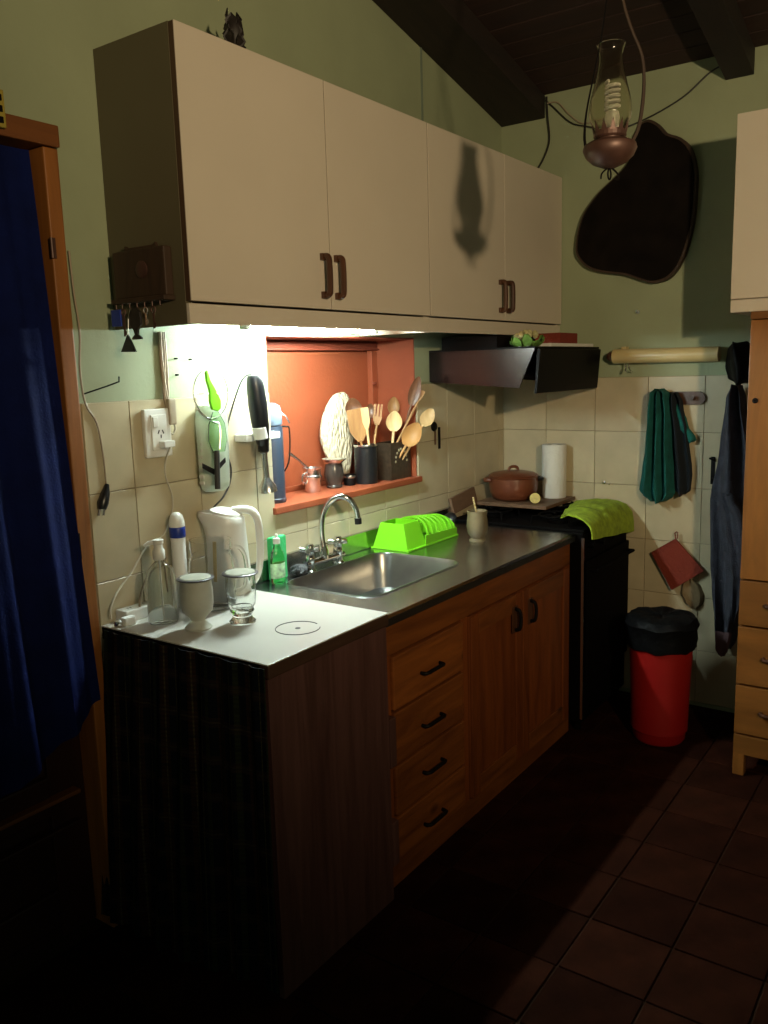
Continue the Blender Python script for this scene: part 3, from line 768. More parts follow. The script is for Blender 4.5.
hang('towel_flap', TEALC, [(1.42, -.835, -.87), (1.30, -.86, -.92), (1.235, -.90, -.958), (1.225, -.915, -.950)], L-.027, .02, 1, '', '', n=24, parent=tl)
hang('dark_towel', mat('midnight_cloth', (.003, .008, .014), .95, var=.3), [(1.44, -.85, -.875), (1.40, -.84, -.895), (1.25, -.85, -.925), (1.08, -.86, -.945), (1.01, -.87, -.94), (.99, -.89, -.92)], L-.026, .052, 1.6, 'near black towel hanging behind the teal one on the peg rack', 'towel')
gt = hang('slate_towel', GREYC, [(1.47, -1.108, -1.150), (1.42, -1.085, -1.165), (1.2, -1.066, -1.20), (.98, -1.035, -1.225), (.70, -1.045, -1.262), (.60, -1.055, -1.245), (.45, -1.075, -1.19), (.36, -1.085, -1.165), (.32, -1.105, -1.145)], L-.070, .075, 1.7, 'slate grey towel hanging beside the tall pine cupboard', 'towel')
hang('drape', GREYC, [(1.02, -1.10, -1.16), (.90, -1.12, -1.21), (.72, -1.14, -1.262), (.66, -1.15, -1.255), (.55, -1.16, -1.20), (.47, -1.165, -1.18)], L-.145, .035, 1.2, '', '', n=28, parent=gt)
hang('hem', PINKC, [(.42, -1.095, -1.165), (.34, -1.10, -1.152), (.315, -1.112, -1.140)], L-.155, .010, 1, '', '', n=16, parent=gt)
bgm = hang('dark_pouch', BAG, [(1.645, -1.10, -1.16), (1.62, -1.075, -1.20), (1.55, -1.068, -1.23), (1.50, -1.08, -1.22), (1.478, -1.11, -1.18)], L-.035, .12, 1.1, 'black pouch hung on the far wall above the slate towel', 'bag')
tag(build('wall_hook', MB().box((L-.010, -1.035, 1.04), (L-.0068, -1.018, 1.16)).tube([(L-.010, -1.027, 1.15), (L-.035, -1.020, 1.155), (L-.045, -1.04, 1.15)], .005, 6).tube([(L-.010, -1.027, 1.05), (L-.035, -1.030, 1.045), (L-.038, -1.032, 1.07)], .004, 6), BLACKM, None, loc=(L, -1.027, 1.04)), 'slim black metal hook on the tiles beside the slate towel', 'hook')
ph = thing('pot_holder', 'red square pot holder hanging tilted on the far wall', 'pot holder', (L-.03, -.89, .78))
pq = [(-.774, .712), (-.883, .788), (-1.012, .652), (-.872, .545)]
build('pad', MB().prism(pq, lambda y, z: (L-.045, y, z), lambda y, z: (L-.030, y, z)), REDC, ph, bevel=.005)
build('loop', MB().tube([(L-.036, -.883, .786), (L-.036, -.878, .812), (L-.03, -.890, .815), (L-.036, -.889, .786)], .0025, 6, smooth=2), REDC, ph)
bm_ = hang('oven_mitt', BEIGEC, [(.60, -.93, -.96), (.57, -.91, -.995), (.53, -.905, -1.01), (.49, -.925, -1.005), (.47, -.95, -.985)], L-.008, .020, 1.2, 'crumpled beige mitt hanging behind the red pot holder', 'mitt')
# big dark board on the far wall
bd = thing('hanging_board', 'large black irregular board hanging on the green far wall', 'board', (L-.03, -.66, 1.92))
bp_ = [(-.686, 2.591), (-.72, 2.598), (-.760, 2.575), (-.80, 2.53), (-.86, 2.50), (-.902, 2.450), (-.925, 2.36), (-.926, 2.28), (-.923, 2.201), (-.912, 2.12), (-.891, 2.042), (-.862, 1.975), (-.822, 1.932), (-.78, 1.918), (-.745, 1.918),
       (-.69, 1.938), (-.632, 1.961), (-.575, 1.972), (-.517, 1.984), (-.46, 2.005), (-.421, 2.037), (-.398, 2.075), (-.396, 2.114), (-.405, 2.175), (-.429, 2.242), (-.465, 2.29), (-.512, 2.338), (-.57, 2.38), (-.624, 2.426), (-.648, 2.47), (-.655, 2.524), (-.668, 2.56)]
bps = [(p.x, p.y) for p in spline([Vector((a, b, 0)) for a, b in bp_+[bp_[0]]], 3)][:-1]
cy_, cz_ = -.68, 2.24
build('rim', MB().prism(bps, lambda y, z: (L-.040, y, z), lambda y, z: (L-.004, y, z)), RIMW, bd)
build('face', MB().prism([(cy_+(y-cy_)*.955, cz_+(z-cz_)*.965) for y, z in bps], lambda y, z: (L-.049, y, z), lambda y, z: (L-.0395, y, z)), HIDE, bd)
for k, (y, z, lb) in enumerate(((-.678, 1.80, 'small metal hook screwed in the green wall below the black board'), (-.535, 1.02, 'small double hook on the far tiles beside the paper roll'))):
    hb = MB().lathe([(.008, 0), (.008, .004), (.003, .005)], (L-.0005-(.0065 if k else 0), y, z), 12, Matrix.Rotation(-PI/2, 4, 'Y')).tube([(L-.006, y, z), (L-.022, y, z-.004), (L-.028, y, z+.008)], .0025, 6)
    if k: hb.tube([(L-.010, y-.03, z), (L-.026, y-.03, z-.004)], .003, 6)
    tag(build('wall_hook', hb, ALU, None, loc=(L, y, z)), lb, 'hook')
# bin
bn = thing('waste_bin', 'red plastic bin with black top below the far wall', 'bin', (1.90, -.945, 0))
build('body', MB().lathe([(.001, 0), (.098, 0), (.106, .012), (.118, .20), (.127, .40), (.130, .455), (.125, .455), (.115, .05), (.001, .03)], (1.90, -.945, 0), 40), REDP, bn, smooth=True)
bl = MB(); rs = []
for r, z in ((.128, .405), (.139, .412), (.142, .45), (.140, .485), (.150, .51), (.135, .535), (.09, .548), (.05, .54), (.001, .535)):
    rs.append([(1.90+(r+.004*math.sin(k*1.9+z*60)*(r > .1))*math.cos(k*2*PI/40), -.945+(r+.004*math.sin(k*2.7+z*40)*(r > .1))*math.sin(k*2*PI/40), z+.004*math.sin(k*1.1)) for k in range(40)])
build('liner_bag', bl.rings(rs, False, True), BAG, bn, smooth=True)

# ------------------------------------------------------------------ hanging oil lamp
lx, ly = .520, -1.21
hl = thing('hanging_lamp', 'old oil lantern with glass chimney hanging from the ceiling', 'lamp', (lx, ly, 2.035))
build('font', MB().lathe([(.001, 2.032), (.012, 2.033), (.040, 2.045), (.056, 2.060), (.063, 2.076), (.060, 2.086), (.045, 2.094), (.030, 2.098), (.030, 2.102), (.001, 2.102)], (lx, ly, 0), 36), COPPER, hl, smooth=True)
cr = MB().lathe([(.034, 2.100), (.038, 2.104), (.038, 2.116), (.034, 2.117)], (lx, ly, 0), 24)
for k in range(12):
    a = k*2*PI/12; c_, s_ = math.cos(a), math.sin(a); t_ = Vector((-s_, c_, 0))
    p = Vector((lx+.038*c_, ly+.038*s_, 2.112)); q = Vector((lx+.044*c_, ly+.044*s_, 2.138))
    cr.add([p-t_*.007, p+t_*.007, q, p-t_*.007-Vector((c_, s_, 0))*.0015, p+t_*.007-Vector((c_, s_, 0))*.0015, q-Vector((c_, s_, 0))*.0015],
           [(0, 1, 2), (5, 4, 3), (0, 3, 4, 1), (1, 4, 5, 2), (2, 5, 3, 0)])
build('burner_crown', cr, COPPER, hl)
gp = [(.038, 2.122), (.047, 2.140), (.050, 2.158), (.047, 2.185), (.039, 2.215), (.032, 2.245), (.0275, 2.270), (.0265, 2.283), (.030, 2.298), (.033, 2.306)]
build('glass_chimney', MB().lathe(gp+[(r-.0018, z) for r, z in gp[::-1]]+[gp[0]], (lx, ly, 0), 32, cap0=False, cap1=False), DUSTG, hl, smooth=True)
bu = build('bulb', MB().lathe([(.001, 2.103), (.012, 2.104), (.012, 2.125), (.015, 2.128), (.0175, 2.150), (.015, 2.162), (.001, 2.163)], (lx+.014, ly, 0), 20), WHITEP, hl, smooth=True)
sp_ = []
for i in range(110):
    a = i*2*PI/20; sp_.append((lx+.014+.015*math.cos(a), ly+.015*math.sin(a), 2.165+i*.00058))
build('spiral', MB().tube(sp_, .0042, 6), WHITEP, bu, smooth=True)
Rv = Vector((.579, -.815, 0))
def LP(u, z): return (lx+Rv.x*u, ly+Rv.y*u, z)
build('side_arm', MB().tube([LP(-.052, 2.07), LP(-.060, 2.10), LP(-.056, 2.16), LP(-.040, 2.24), LP(-.022, 2.33), LP(-.010, 2.42), LP(0, 2.50)], [.0035, .0035, .0025, .002, .002, .002, .002], 6, smooth=4), BLACKM, hl)
build('side_arm', MB().tube([LP(.052, 2.09), LP(.066, 2.12), LP(.074, 2.16), LP(.078, 2.22), LP(.072, 2.28), LP(.046, 2.34), LP(.026, 2.40), LP(.008, 2.50)], [.004, .0045, .0045, .004, .0035, .0035, .003], 8, smooth=4), RIMW, hl)
build('bottom_ring', MB().tube([(lx+.010*math.cos(i*PI/8), ly, 2.020+.012*math.sin(i*PI/8)) for i in range(17)], .0022, 6).tube([LP(.005, 2.034), LP(.02, 2.02), LP(.022, 2.008), LP(.012, 2.01)], .0022, 6, smooth=3).tube([LP(-.005, 2.034), LP(-.018, 2.022), LP(-.02, 2.010)], .0022, 6, smooth=3), BLACKM, hl)
ch = MB()
z = 2.495
k = 0
while z < zc(lx)-.02:
    pts = []
    for i in range(13):
        a = i*PI/6; u = .006*math.cos(a); v = .013*math.sin(a)
        pts.append((lx+(u if k % 2 else 0), ly+(0 if k % 2 else u), z+.013+v))
    ch.tube(pts, .0016, 5); z += .021; k += 1
build('chain', ch, BLACKM, hl)
build('ceiling_hook', MB().tube([(lx, ly, zc(lx)-.001), (lx, ly, zc(lx)-.03)], .004, 6), BLACKM, hl)

# cords on the far wall
c1 = thing('wall_cable', 'dark cord drooping across the green far wall between rafters', 'cord', (L, -.6, 2.6))
build('cord', MB().tube([(L-.012, -1.01, 2.76), (L-.010, -.955, 2.739), (L-.008, -.85, 2.667), (L-.010, -.70, 2.611), (L-.008, -.56, 2.59), (L-.010, -.43, 2.627), (L-.008, -.35, 2.66), (L-.008, -.265, 2.743), (L-.012, -.232, 2.775)], .0035, 6, smooth=5), CORD_B, c1, smooth=True)
c2 = thing('wall_cable', 'dark cord dropping from the corner rafter behind the wall cabinet', 'cord', (L, -.24, 2.6))
build('cord', MB().tube([(L-.010, -.236, 2.79), (L-.012, -.242, 2.70), (L-.010, -.250, 2.60), (L-.010, -.225, 2.53), (L-.010, -.190, 2.48), (L-.008, -.15, 2.435)], .0045, 6, smooth=5), CORD_B, c2, smooth=True)
c3 = thing('wall_cable', 'short tan cord looped near the corner rafter on the far wall', 'cord', (L, -.3, 2.7))
build('cord', MB().tube([(L-.012, -.238, 2.76), (L-.008, -.29, 2.755), (L-.008, -.34, 2.70), (L-.008, -.40, 2.648), (L-.012, -.45, 2.64), (L-.012, -.50, 2.645)], .003, 6, smooth=5), CORD_T, c3, smooth=True)

# dried thing on the cabinet top
dh = thing('dried_seed_head', 'dark dried seed head standing on top of the wall cabinet', 'ornament', (.325, -.20, ZTOP+.0005))
build('stem', MB().tube([(.325, -.20, ZTOP+.001), (.322, -.20, 2.50)], [.016, .008], 10), DRYL, dh, smooth=True)
build('core', MB().lathe([(.004, 2.465), (.020, 2.480), (.026, 2.510), (.022, 2.540), (.008, 2.552), (.001, 2.556)], (.326, -.20, 0), 16), DRYL, dh, smooth=True)
for k in range(15):
    a = k*2.399; h = 2.455+.0052*k; c_, s_ = math.cos(a), math.sin(a); r = .027*(1-.03*k)
    b0 = Vector((.322+.006*c_, -.20+.006*s_, h-.01)); m0 = Vector((.322+r*c_, -.20+r*s_, h+.022)); t0 = Vector((.322+r*.75*c_, -.20+r*.75*s_, h+.042+.003*(k % 3)))
    t_ = Vector((-s_, c_, 0)); o_ = Vector((c_, s_, 0))*.003
    vs = [b0-t_*.006, b0+t_*.006, m0+t_*.018, t0, m0-t_*.018]
    build('scale', MB().add(vs+[v+o_ for v in vs], [(0, 1, 2, 3, 4), (9, 8, 7, 6, 5)]+[(i, (i+1) % 5, 5+(i+1) % 5, 5+i) for i in range(5)]), DRYL, dh)

# ------------------------------------------------------------------ key rack on the cabinet side
kr = thing('key_rack', 'dark wooden key rack fixed on the side of the wall cabinet', 'rack', (-.015, -.155, 1.77))
build('box', MB().box((-.028, -.252, 1.782), (-.001, -.048, 1.905)), RIMW, kr, bevel=.004)
build('crest', MB().prism([(-.215, 1.905), (-.210, 1.918), (-.200, 1.912), (-.10, 1.912), (-.09, 1.918), (-.085, 1.905)], lambda y, z: (-.018, y, z), lambda y, z: (-.010, y, z)), RIMW, kr)
build('medallion', MB().lathe([(.022, 0), (.022, .003), (.016, .005), (.001, .004)], (-.028, -.165, 1.852), 20, Matrix.Rotation(-PI/2, 4, 'Y')), COPPER, kr, smooth=True)
build('shelf', MB().box((-.040, -.256, 1.770), (-.001, -.044, 1.782)), RIMW, kr, bevel=.002)
ky = [-.235, -.205, -.175, -.145, -.115, -.085, -.060]
for y in ky: build('hook', MB().tube([(-.026, y, 1.774), (-.036, y, 1.768), (-.036, y, 1.758), (-.030, y, 1.756)], .0013, 6), COPPER, kr)
def key(y, z, mt=ALU, lab='', ln=.045):
    k = thing('key', lab, 'key', (-.034, y, z), 'keys on the key rack')
    build('bow', MB().tube([(-.034, y+.008*math.cos(i*PI/6), z-.008+.008*math.sin(i*PI/6)) for i in range(13)], .0022, 6), mt, k)
    build('blade', MB().box((-.0350, y-.0035, z-.016-ln), (-.0335, y+.0035, z-.015)).box((-.0350, y-.008, z-.012-ln), (-.0335, y-.002, z-.002-ln)), mt, k)
key(-.175, 1.756, ALU, 'short silver key hanging mid-row on the key rack', .030)
key(-.205, 1.756, COPPER, 'bronze key hanging next to the short silver one on the key rack', .040)
key(-.085, 1.756, COPPER, 'thin bronze key hanging beside the blue tag', .055)
bt = thing('blue_key_tag', 'dark blue tag hanging at the back end of the key rack', 'key tag', (-.034, -.055, 1.757))
build('tag', MB().box((-.040, -.078, 1.712), (-.034, -.040, 1.756)), BLUEB, bt, bevel=.002)
tr = thing('triangle_pendant', 'black triangular pendant hanging on a string below the key rack', 'pendant', (-.034, -.103, 1.757))
build('string', MB().tube([(-.034, -.115, 1.758), (-.034, -.103, 1.73), (-.034, -.098, 1.686)], .0014, 6), ALU, tr)
build('pendant', MB().prism([(-.097, 1.690), (-.066, 1.645), (-.125, 1.643)], lambda y, z: (-.037, y, z), lambda y, z: (-.031, y, z)), BLACKP, tr)
bo = thing('bottle_opener', 'dark fish-shaped bottle opener hanging lowest on the key rack', 'opener', (-.034, -.135, 1.757))
build('body', MB().prism([(-.128, 1.757), (-.114, 1.745), (-.112, 1.715), (-.124, 1.700), (-.129, 1.688), (-.117, 1.680), (-.117, 1.675), (-.153, 1.675), (-.153, 1.680), (-.140, 1.688), (-.142, 1.700), (-.156, 1.715), (-.154, 1.745), (-.140, 1.757)],
      lambda y, z: (-.038, y, z), lambda y, z: (-.031, y, z)), DRYL, bo, bevel=.001)

# ------------------------------------------------------------------ wall things by the near counter
so = thing('wall_socket', 'white wall socket plate on the tiles above the counter', 'socket', (.107, -.007, 1.41))
build('plate', MB().box((.060, -.022, 1.345), (.155, -.0068, 1.485)), WHITEP, so, bevel=.004)
build('module', MB().box((.080, -.026, 1.365), (.135, -.0215, 1.468)), WHITEP, so, bevel=.002)
build('switch', MB().box((.084, -.030, 1.432), (.103, -.0255, 1.462)), WHITEP, so, bevel=.002)
sl_ = MB()
for x, r in ((.104, .5), (.120, -.5)):
    sl_.box((-.0015, -.0008, -.006), (.0015, .0006, .006), Matrix.Translation((x, -.0262, 1.418)) @ Matrix.Rotation(r, 4, 'Y'))
sl_.box((.1105, -.0270, 1.400), (.1135, -.0256, 1.410))
build('slots', sl_, BLACKP, so)
pl = thing('plug_cord', 'white cord with plug running from the wall socket down to the strip', 'cord', (.125, -.03, 1.37))
build('plug', MB().box((.100, -.052, 1.372), (.142, -.0265, 1.392)), WHITEP, pl, bevel=.004)
build('cord', MB().tube([(.126, -.045, 1.373), (.128, -.020, 1.33), (.130, -.012, 1.285), (.150, -.012, 1.22), (.140, -.012, 1.165), (.105, -.014, 1.115), (.036, -.014, 1.085), (-.021, -.016, 1.027), (-.075, -.02, .985), (-.112, -.03, .945), (-.118, -.035, .915)], .0028, 6, smooth=5), CORD_W, pl, smooth=True)
cbn = thing('cable_bundle', 'tan cable bundle with connector hanging down the wall beside the socket', 'cable', (.155, -.012, 1.46))
build('cable', MB().tube([(.150, -.006, 1.704), (.149, -.008, 1.60), (.155, -.010, 1.52), (.160, -.014, 1.47)], .006, 6, smooth=4).tube([(.160, -.006, 1.704), (.159, -.008, 1.62), (.148, -.010, 1.53), (.156, -.014, 1.47)], .005, 6, smooth=4).tube([(.166, -.006, 1.704), (.165, -.008, 1.58), (.160, -.010, 1.50)], .005, 6, smooth=4), CORD_T, cbn, smooth=True)
build('connector', MB().box((.148, -.028, 1.435), (.176, -.010, 1.512)), CORD_T, cbn, bevel=.005)
build('loop', MB().tube([(.152, -.018, 1.437), (.150, -.018, 1.418), (.162, -.018, 1.408), (.174, -.018, 1.420), (.172, -.018, 1.437)], .003, 6, smooth=3), CORD_W, cbn)
fc = thing('frame_cord', 'thin cord with black plug running down beside the door frame', 'cord', (-.11, -.012, 1.3))
build('cord', MB().tube([(-.132, -.010, 1.905), (-.128, -.010, 1.80), (-.120, -.009, 1.70), (-.130, -.010, 1.60), (-.122, -.010, 1.51), (-.092, -.010, 1.457), (-.080, -.010, 1.37), (-.078, -.010, 1.282)], .0028, 6, smooth=5), CORD_T, fc, smooth=True)
build('plug', MB().tube([(-.078, -.014, 1.288), (-.088, -.016, 1.262), (-.100, -.018, 1.238), (-.104, -.018, 1.222)], [.006, .013, .016, .012], 10).tube([(-.108, -.014, 1.225), (-.114, -.014, 1.205)], .003, 6).tube([(-.098, -.022, 1.225), (-.104, -.022, 1.205)], .003, 6), BLACKP, fc, smooth=True)
nw = build('bent_nail', MB().tube([(-.120, -.006, 1.537), (-.045, -.010, 1.556), (-.011, -.014, 1.566), (-.010, -.014, 1.580)], .0022, 6), BLACKM, None, loc=(-.06, -.01, 1.55))
tag(nw, 'thin bent wire nail in the wall between door and socket', 'nail')
nm = MB()
for x, z in ((.19, 1.655), (.25, 1.650), (.205, 1.585), (-.045, 1.60), (.62, 1.76)):
    pass
for k, (x, z) in enumerate(((.205, 1.628), (.262, 1.625), (.205, 1.580))):
    tag(build('nail', cyl((x, -.012, z), (x, 0, z), .0028, 10), BLACKM, None, loc=(x, 0, z)), ('small wall nail nearest the cabinet and the cable bundle', 'small wall nail above the wire strainer ring', 'lowest small wall nail, just above the socket tiles')[k], 'nail', 'nails above the bottle holder')

# hanging cut bottle with utensils
hb_ = thing('bottle_holder', 'clear cut plastic bottle hung on the wall as utensil holder', 'holder', (.30, -.04, 1.22))
rs = []
for z, hw, d in ((1.222, .040, .020), (1.232, .052, .028), (1.25, .056, .031), (1.36, .058, .032), (1.44, .060, .033), (1.465, .056, .031), (1.485, .046, .026)):
    rs.append([(.300+hw*math.cos(k*PI/14), -.040+d*math.sin(k*PI/14), z+(.002*math.sin(k*2) if z > 1.25 else 0)) for k in range(28)])
rin = [[(.300+(x-.300)*.96, -.040+(y+.040)*.93, z) for x, y, z in r] for r in rs[::-1]]
build('bottle', MB().rings(rs+rin, True, False), PLASG, hb_, smooth=True)
rb_ = MB()
for k in range(9): rb_.box((.243, -.050, 1.245+k*.020), (.252, -.030, 1.257+k*.020))
build('ribs', rb_, WHITEP, hb_, bevel=.003)
gsp = thing('green_spatula', 'green handled server hanging with the cut bottle holder', 'spatula', (.30, -.085, 1.47))
build('handle', MB().prism([(0.244, 1.585), (0.252, 1.592), (0.262, 1.56), (0.282, 1.53), (0.298, 1.50), (0.295, 1.475), (0.283, 1.468), (0.261, 1.474), (0.253, 1.50), (0.255, 1.53), (0.245, 1.56)],
      lambda x, z: (x, -.090, z), lambda x, z: (x, -.080, z)), LIME, gsp, bevel=.003)
build('blade', MB().prism([(0.265, 1.468), (0.285, 1.468), (0.310, 1.43), (0.315, 1.38), (0.303, 1.345), (0.257, 1.345), (0.240, 1.38), (0.245, 1.43)],
      lambda x, z: (x, -.088, z), lambda x, z: (x, -.083, z)), GREENG, gsp, bevel=.001)
wr_ = thing('wire_strainer', 'round wire strainer ring hanging over the cut bottle holder', 'strainer', (.31, -.07, 1.52))
build('ring', MB().tube([(.274+.070*math.cos(i*PI/20), -.072, 1.522+.075*math.sin(i*PI/20)) for i in range(41)], .0022, 6).tube([(0.202, -.072, 1.522), (0.346, -.072, 1.522)], .0014, 6), ALU, wr_)
build('tail', MB().tube([(0.207, -.074, 1.50), (0.224, -.078, 1.468), (0.259, -.085, 1.44), (0.279, -.092, 1.43), (0.280, -.096, 1.40), (0.273, -.096, 1.355)], .0028, 6, smooth=4), ALU, wr_)
bk = thing('black_brush', 'slim black handled brush hanging in front of the cut bottle', 'brush', (.305, -.098, 1.24))
build('handle', MB().tube([(0.259, -.098, 1.352), (0.253, -.098, 1.236)], [.0085, .0085], 10), mat('dark_grey_plastic', (.03, .03, .03), .4), bk, smooth=True)
build('crossbar', MB().prism([(0.208, 1.318), (0.253, 1.296), (0.302, 1.326), (0.302, 1.312), (0.253, 1.278), (0.208, 1.303)], lambda x, z: (x, -.089, z), lambda x, z: (x, -.086, z)), BLACKP, bk)

# immersion blender and bracket
br = build('blender_bracket', MB().box((.425, -.062, 1.362), (.585, -.0068, 1.385)), WHITEP, None, bevel=.003, loc=(.52, -.03, 1.37))
tag(br, 'white plastic wall bracket holding the stick blender', 'bracket')
ib = thing('stick_blender', 'black stick blender with steel shaft hung beside the niche', 'blender', (.50, -.085, 1.2))
A_ = Vector((.446, -.088, 1.572)); B_ = Vector((.472, -.088, 1.345))
build('handle', MB().tube([A_, A_.lerp(B_, .12), A_.lerp(B_, .4), A_.lerp(B_, .7), A_.lerp(B_, .88), B_], [.020, .028, .031, .028, .024, .016], 20, smooth=3), BLACKP, ib, smooth=True)
build('badge', MB().tube([A_.lerp(B_, .72)+Vector((-.010, -.004, 0)), A_.lerp(B_, .88)+Vector((-.008, -.003, 0))], .024, 16), WHITEP, ib, smooth=True)
C_ = Vector((.480, -.088, 1.235))
build('collar', MB().tube([B_+Vector((0, 0, .03)), B_.lerp(C_, .15), B_.lerp(C_, .2)], [.020, .018, .012], 16), BLACKP, ib, smooth=True)
build('shaft', MB().tube([B_, C_], [.011, .010], 16), ALU, ib, smooth=True)
build('bell', MB().tube([C_+Vector((0, 0, .01)), C_, C_+Vector((.002, 0, -.02)), C_+Vector((.004, 0, -.038))], [.010, .014, .028, .031], 20), ALU, ib, smooth=True)
build('cord', MB().tube([(.440, -.085, 1.575), (.428, -.07, 1.570), (.418, -.05, 1.54), (.405, -.02, 1.46), (.388, -.012, 1.40), (.380, -.012, 1.34), (.398, -.012, 1.28), (.385, -.014, 1.23), (.350, -.016, 1.19), (.31, -.016, 1.165), (.30, -.02, 1.14)], .003, 6, smooth=5), CORD_B, ib, smooth=True)

# ------------------------------------------------------------------ niche things
SZ = WZ0+.0005
th = thing('thermos', 'slate blue thermos with folding handle at the niche edge', 'thermos', (.695, .075, SZ))
build('body', MB().lathe([(.001, SZ), (.036, SZ), (.038, SZ+.006), (.038, SZ+.014), (.036, SZ+.016), (.037, SZ+.26), (.036, SZ+.272), (.001, SZ+.273)], (.695, .075, 0), 28), NAVYP, th, smooth=True)
build('cap', MB().lathe([(.033, SZ+.274), (.036, SZ+.278), (.036, SZ+.32), (.030, SZ+.342), (.014, SZ+.352), (.001, SZ+.353)], (.695, .075, 0), 28), PLASTER, th, smooth=True)
def TP(u, z): return (.695+.579*u, .075-.815*u, z)
build('handle', MB().tube([TP(.035, SZ+.27), TP(.052, SZ+.268), TP(.060, SZ+.262), TP(.060, SZ+.20), TP(.052, SZ+.14), TP(.036, SZ+.11)], .003, 6, smooth=3), BLACKM, th)
build('strap', MB().tube([TP(.034, SZ+.315), TP(.05, SZ+.305), TP(.062, SZ+.28)], .0025, 6, smooth=3), ALU, th)
ms = thing('metal_measure', 'aluminium cup with straight handle standing in the niche', 'cup', (.955, .12, SZ))
build('cup', MB().lathe([(.001, SZ), (.028, SZ), (.031, SZ+.004), (.033, SZ+.045), (.037, SZ+.055), (.037, SZ+.062), (.033, SZ+.066), (.034, SZ+.085), (.039, SZ+.094), (.036, SZ+.094), (.028, SZ+.05), (.001, SZ+.02)], (.955, .12, 0), 28), ALU, ms, smooth=True)
build('handle', MB().tube([(.925, .12, SZ+.095), (.885, .125, SZ+.130), (.842, .13, SZ+.158)], [.006, .005, .007], 8), ALU, ms, smooth=True)
build('lug', MB().tube([(.922, .125, SZ+.075), (.905, .125, SZ+.07), (.900, .125, SZ+.045), (.924, .125, SZ+.035)], .004, 6, smooth=3), ALU, ms, smooth=True)
dm = thing('dark_mate_cup', 'dark mate cup with flared metal rim in the niche', 'cup', (1.083, .115, SZ))
build('cup', MB().lathe([(.001, SZ), (.030, SZ), (.033, SZ+.006), (.030, SZ+.012), (.038, SZ+.035), (.040, SZ+.055), (.036, SZ+.080), (.032, SZ+.098)], (1.083, .115, 0), 28), mat('dark_glaze', (.035, .027, .022), .15, var=.4, scale=10), dm, smooth=True)
build('rim', MB().lathe([(.032, SZ+.096), (.050, SZ+.112), (.051, SZ+.116), (.046, SZ+.115), (.030, SZ+.100)], (1.083, .115, 0), 28, cap0=False, cap1=False), ALU, dm, smooth=True)
sc_ = thing('small_dark_cup', 'small dark banded cup between mate cup and ribbed can', 'cup', (1.165, .10, SZ))
build('cup', MB().lathe([(.001, SZ), (.022, SZ), (.024, SZ+.01), (.024, SZ+.045), (.021, SZ+.045), (.020, SZ+.01), (.001, SZ+.008)], (1.165, .10, 0), 20), BLACKM, sc_, smooth=True)
build('band', MB().lathe([(.0245, SZ+.030), (.025, SZ+.033), (.025, SZ+.038), (.0245, SZ+.040)], (1.165, .10, 0), 20, cap0=False, cap1=False), ALU, sc_, smooth=True)
# knitted mitt
mo = [(1.222, 1.493), (1.245, 1.490), (1.262, 1.472), (1.268, 1.440), (1.262, 1.405), (1.268, 1.385), (1.288, 1.343), (1.292, 1.290), (1.272, 1.235), (1.258, 1.180), (1.235, 1.142), (1.19, 1.150), (1.152, 1.185), (1.107, 1.248), (1.084, 1.305), (1.085, 1.352), (1.10, 1.40), (1.128, 1.443), (1.170, 1.482)]
mp_ = [(p.x, p.y) for p in spline([Vector((a, b, 0)) for a, b in mo+[mo[0]]], 3)][:-1]
cx_, cz_ = 1.185, 1.32
rr_ = []
for s_, y in ((.80, .188), (.95, .183), (1, .172), (.96, .160), (.84, .152), (.6, .147), (.3, .145)):
    rr_.append([(cx_+(x-cx_)*s_, y, cz_+(z-cz_)*s_) for x, z in mp_])
tag(build('oven_mitt', MB().rings(rr_), KNIT, None, smooth=True, loc=(1.185, .17, 1.14)), 'cream knitted oven mitt leaning on the orange niche back', 'mitt')
cn = thing('ribbed_can', 'black ribbed can holding wooden spoons in the niche', 'can', (1.245, .075, SZ))
pf = [(.001, SZ), (.046, SZ), (.047, SZ+.006)]
for k in range(9):
    z = SZ+.014+k*.0145; pf += [(.0485, z), (.0465, z+.007)]
pf += [(.048, SZ+.150), (.0485, SZ+.157), (.044, SZ+.157), (.044, SZ+.012), (.001, SZ+.01)]
build('can', MB().lathe(pf, (1.245, .075, 0), 32), BLACKP, cn, smooth=True)
build('rim', MB().lathe([(.0486, SZ+.151), (.0495, SZ+.154), (.0486, SZ+.159), (.044, SZ+.159)], (1.245, .075, 0), 32, cap0=False, cap1=False), ALU, cn, smooth=True)
jr = thing('patterned_jar', 'square dark brown jar with pale motifs holding ladles in the niche', 'jar', (1.42, .06, SZ))
JX0, JX1, JY0, JY1 = 1.345, 1.492, .018, .105
build('body', MB().box((JX0, JY0, SZ), (JX1, JY0+.006, SZ+.155)).box((JX0, JY1-.006, SZ), (JX1, JY1, SZ+.155)).box((JX0, JY0+.0065, SZ), (JX0+.006, JY1-.0065, SZ+.155)).box((JX1-.006, JY0+.0065, SZ), (JX1, JY1-.0065, SZ+.155)).box((JX0+.006, JY0+.006, SZ), (JX1-.006, JY1-.006, SZ+.008)), JARBR, jr)
mo_ = MB()
for k in range(9):
    a = PI*k/8
    mo_.lathe([(.006, 0), (.005, .001), (.001, .0015)], (1.420+.042*math.cos(a), JY0-.0002, SZ+.075+.050*math.sin(a)), 8, Matrix.Rotation(PI/2, 4, 'X'))
build('motif', mo_, SPECK, jr)

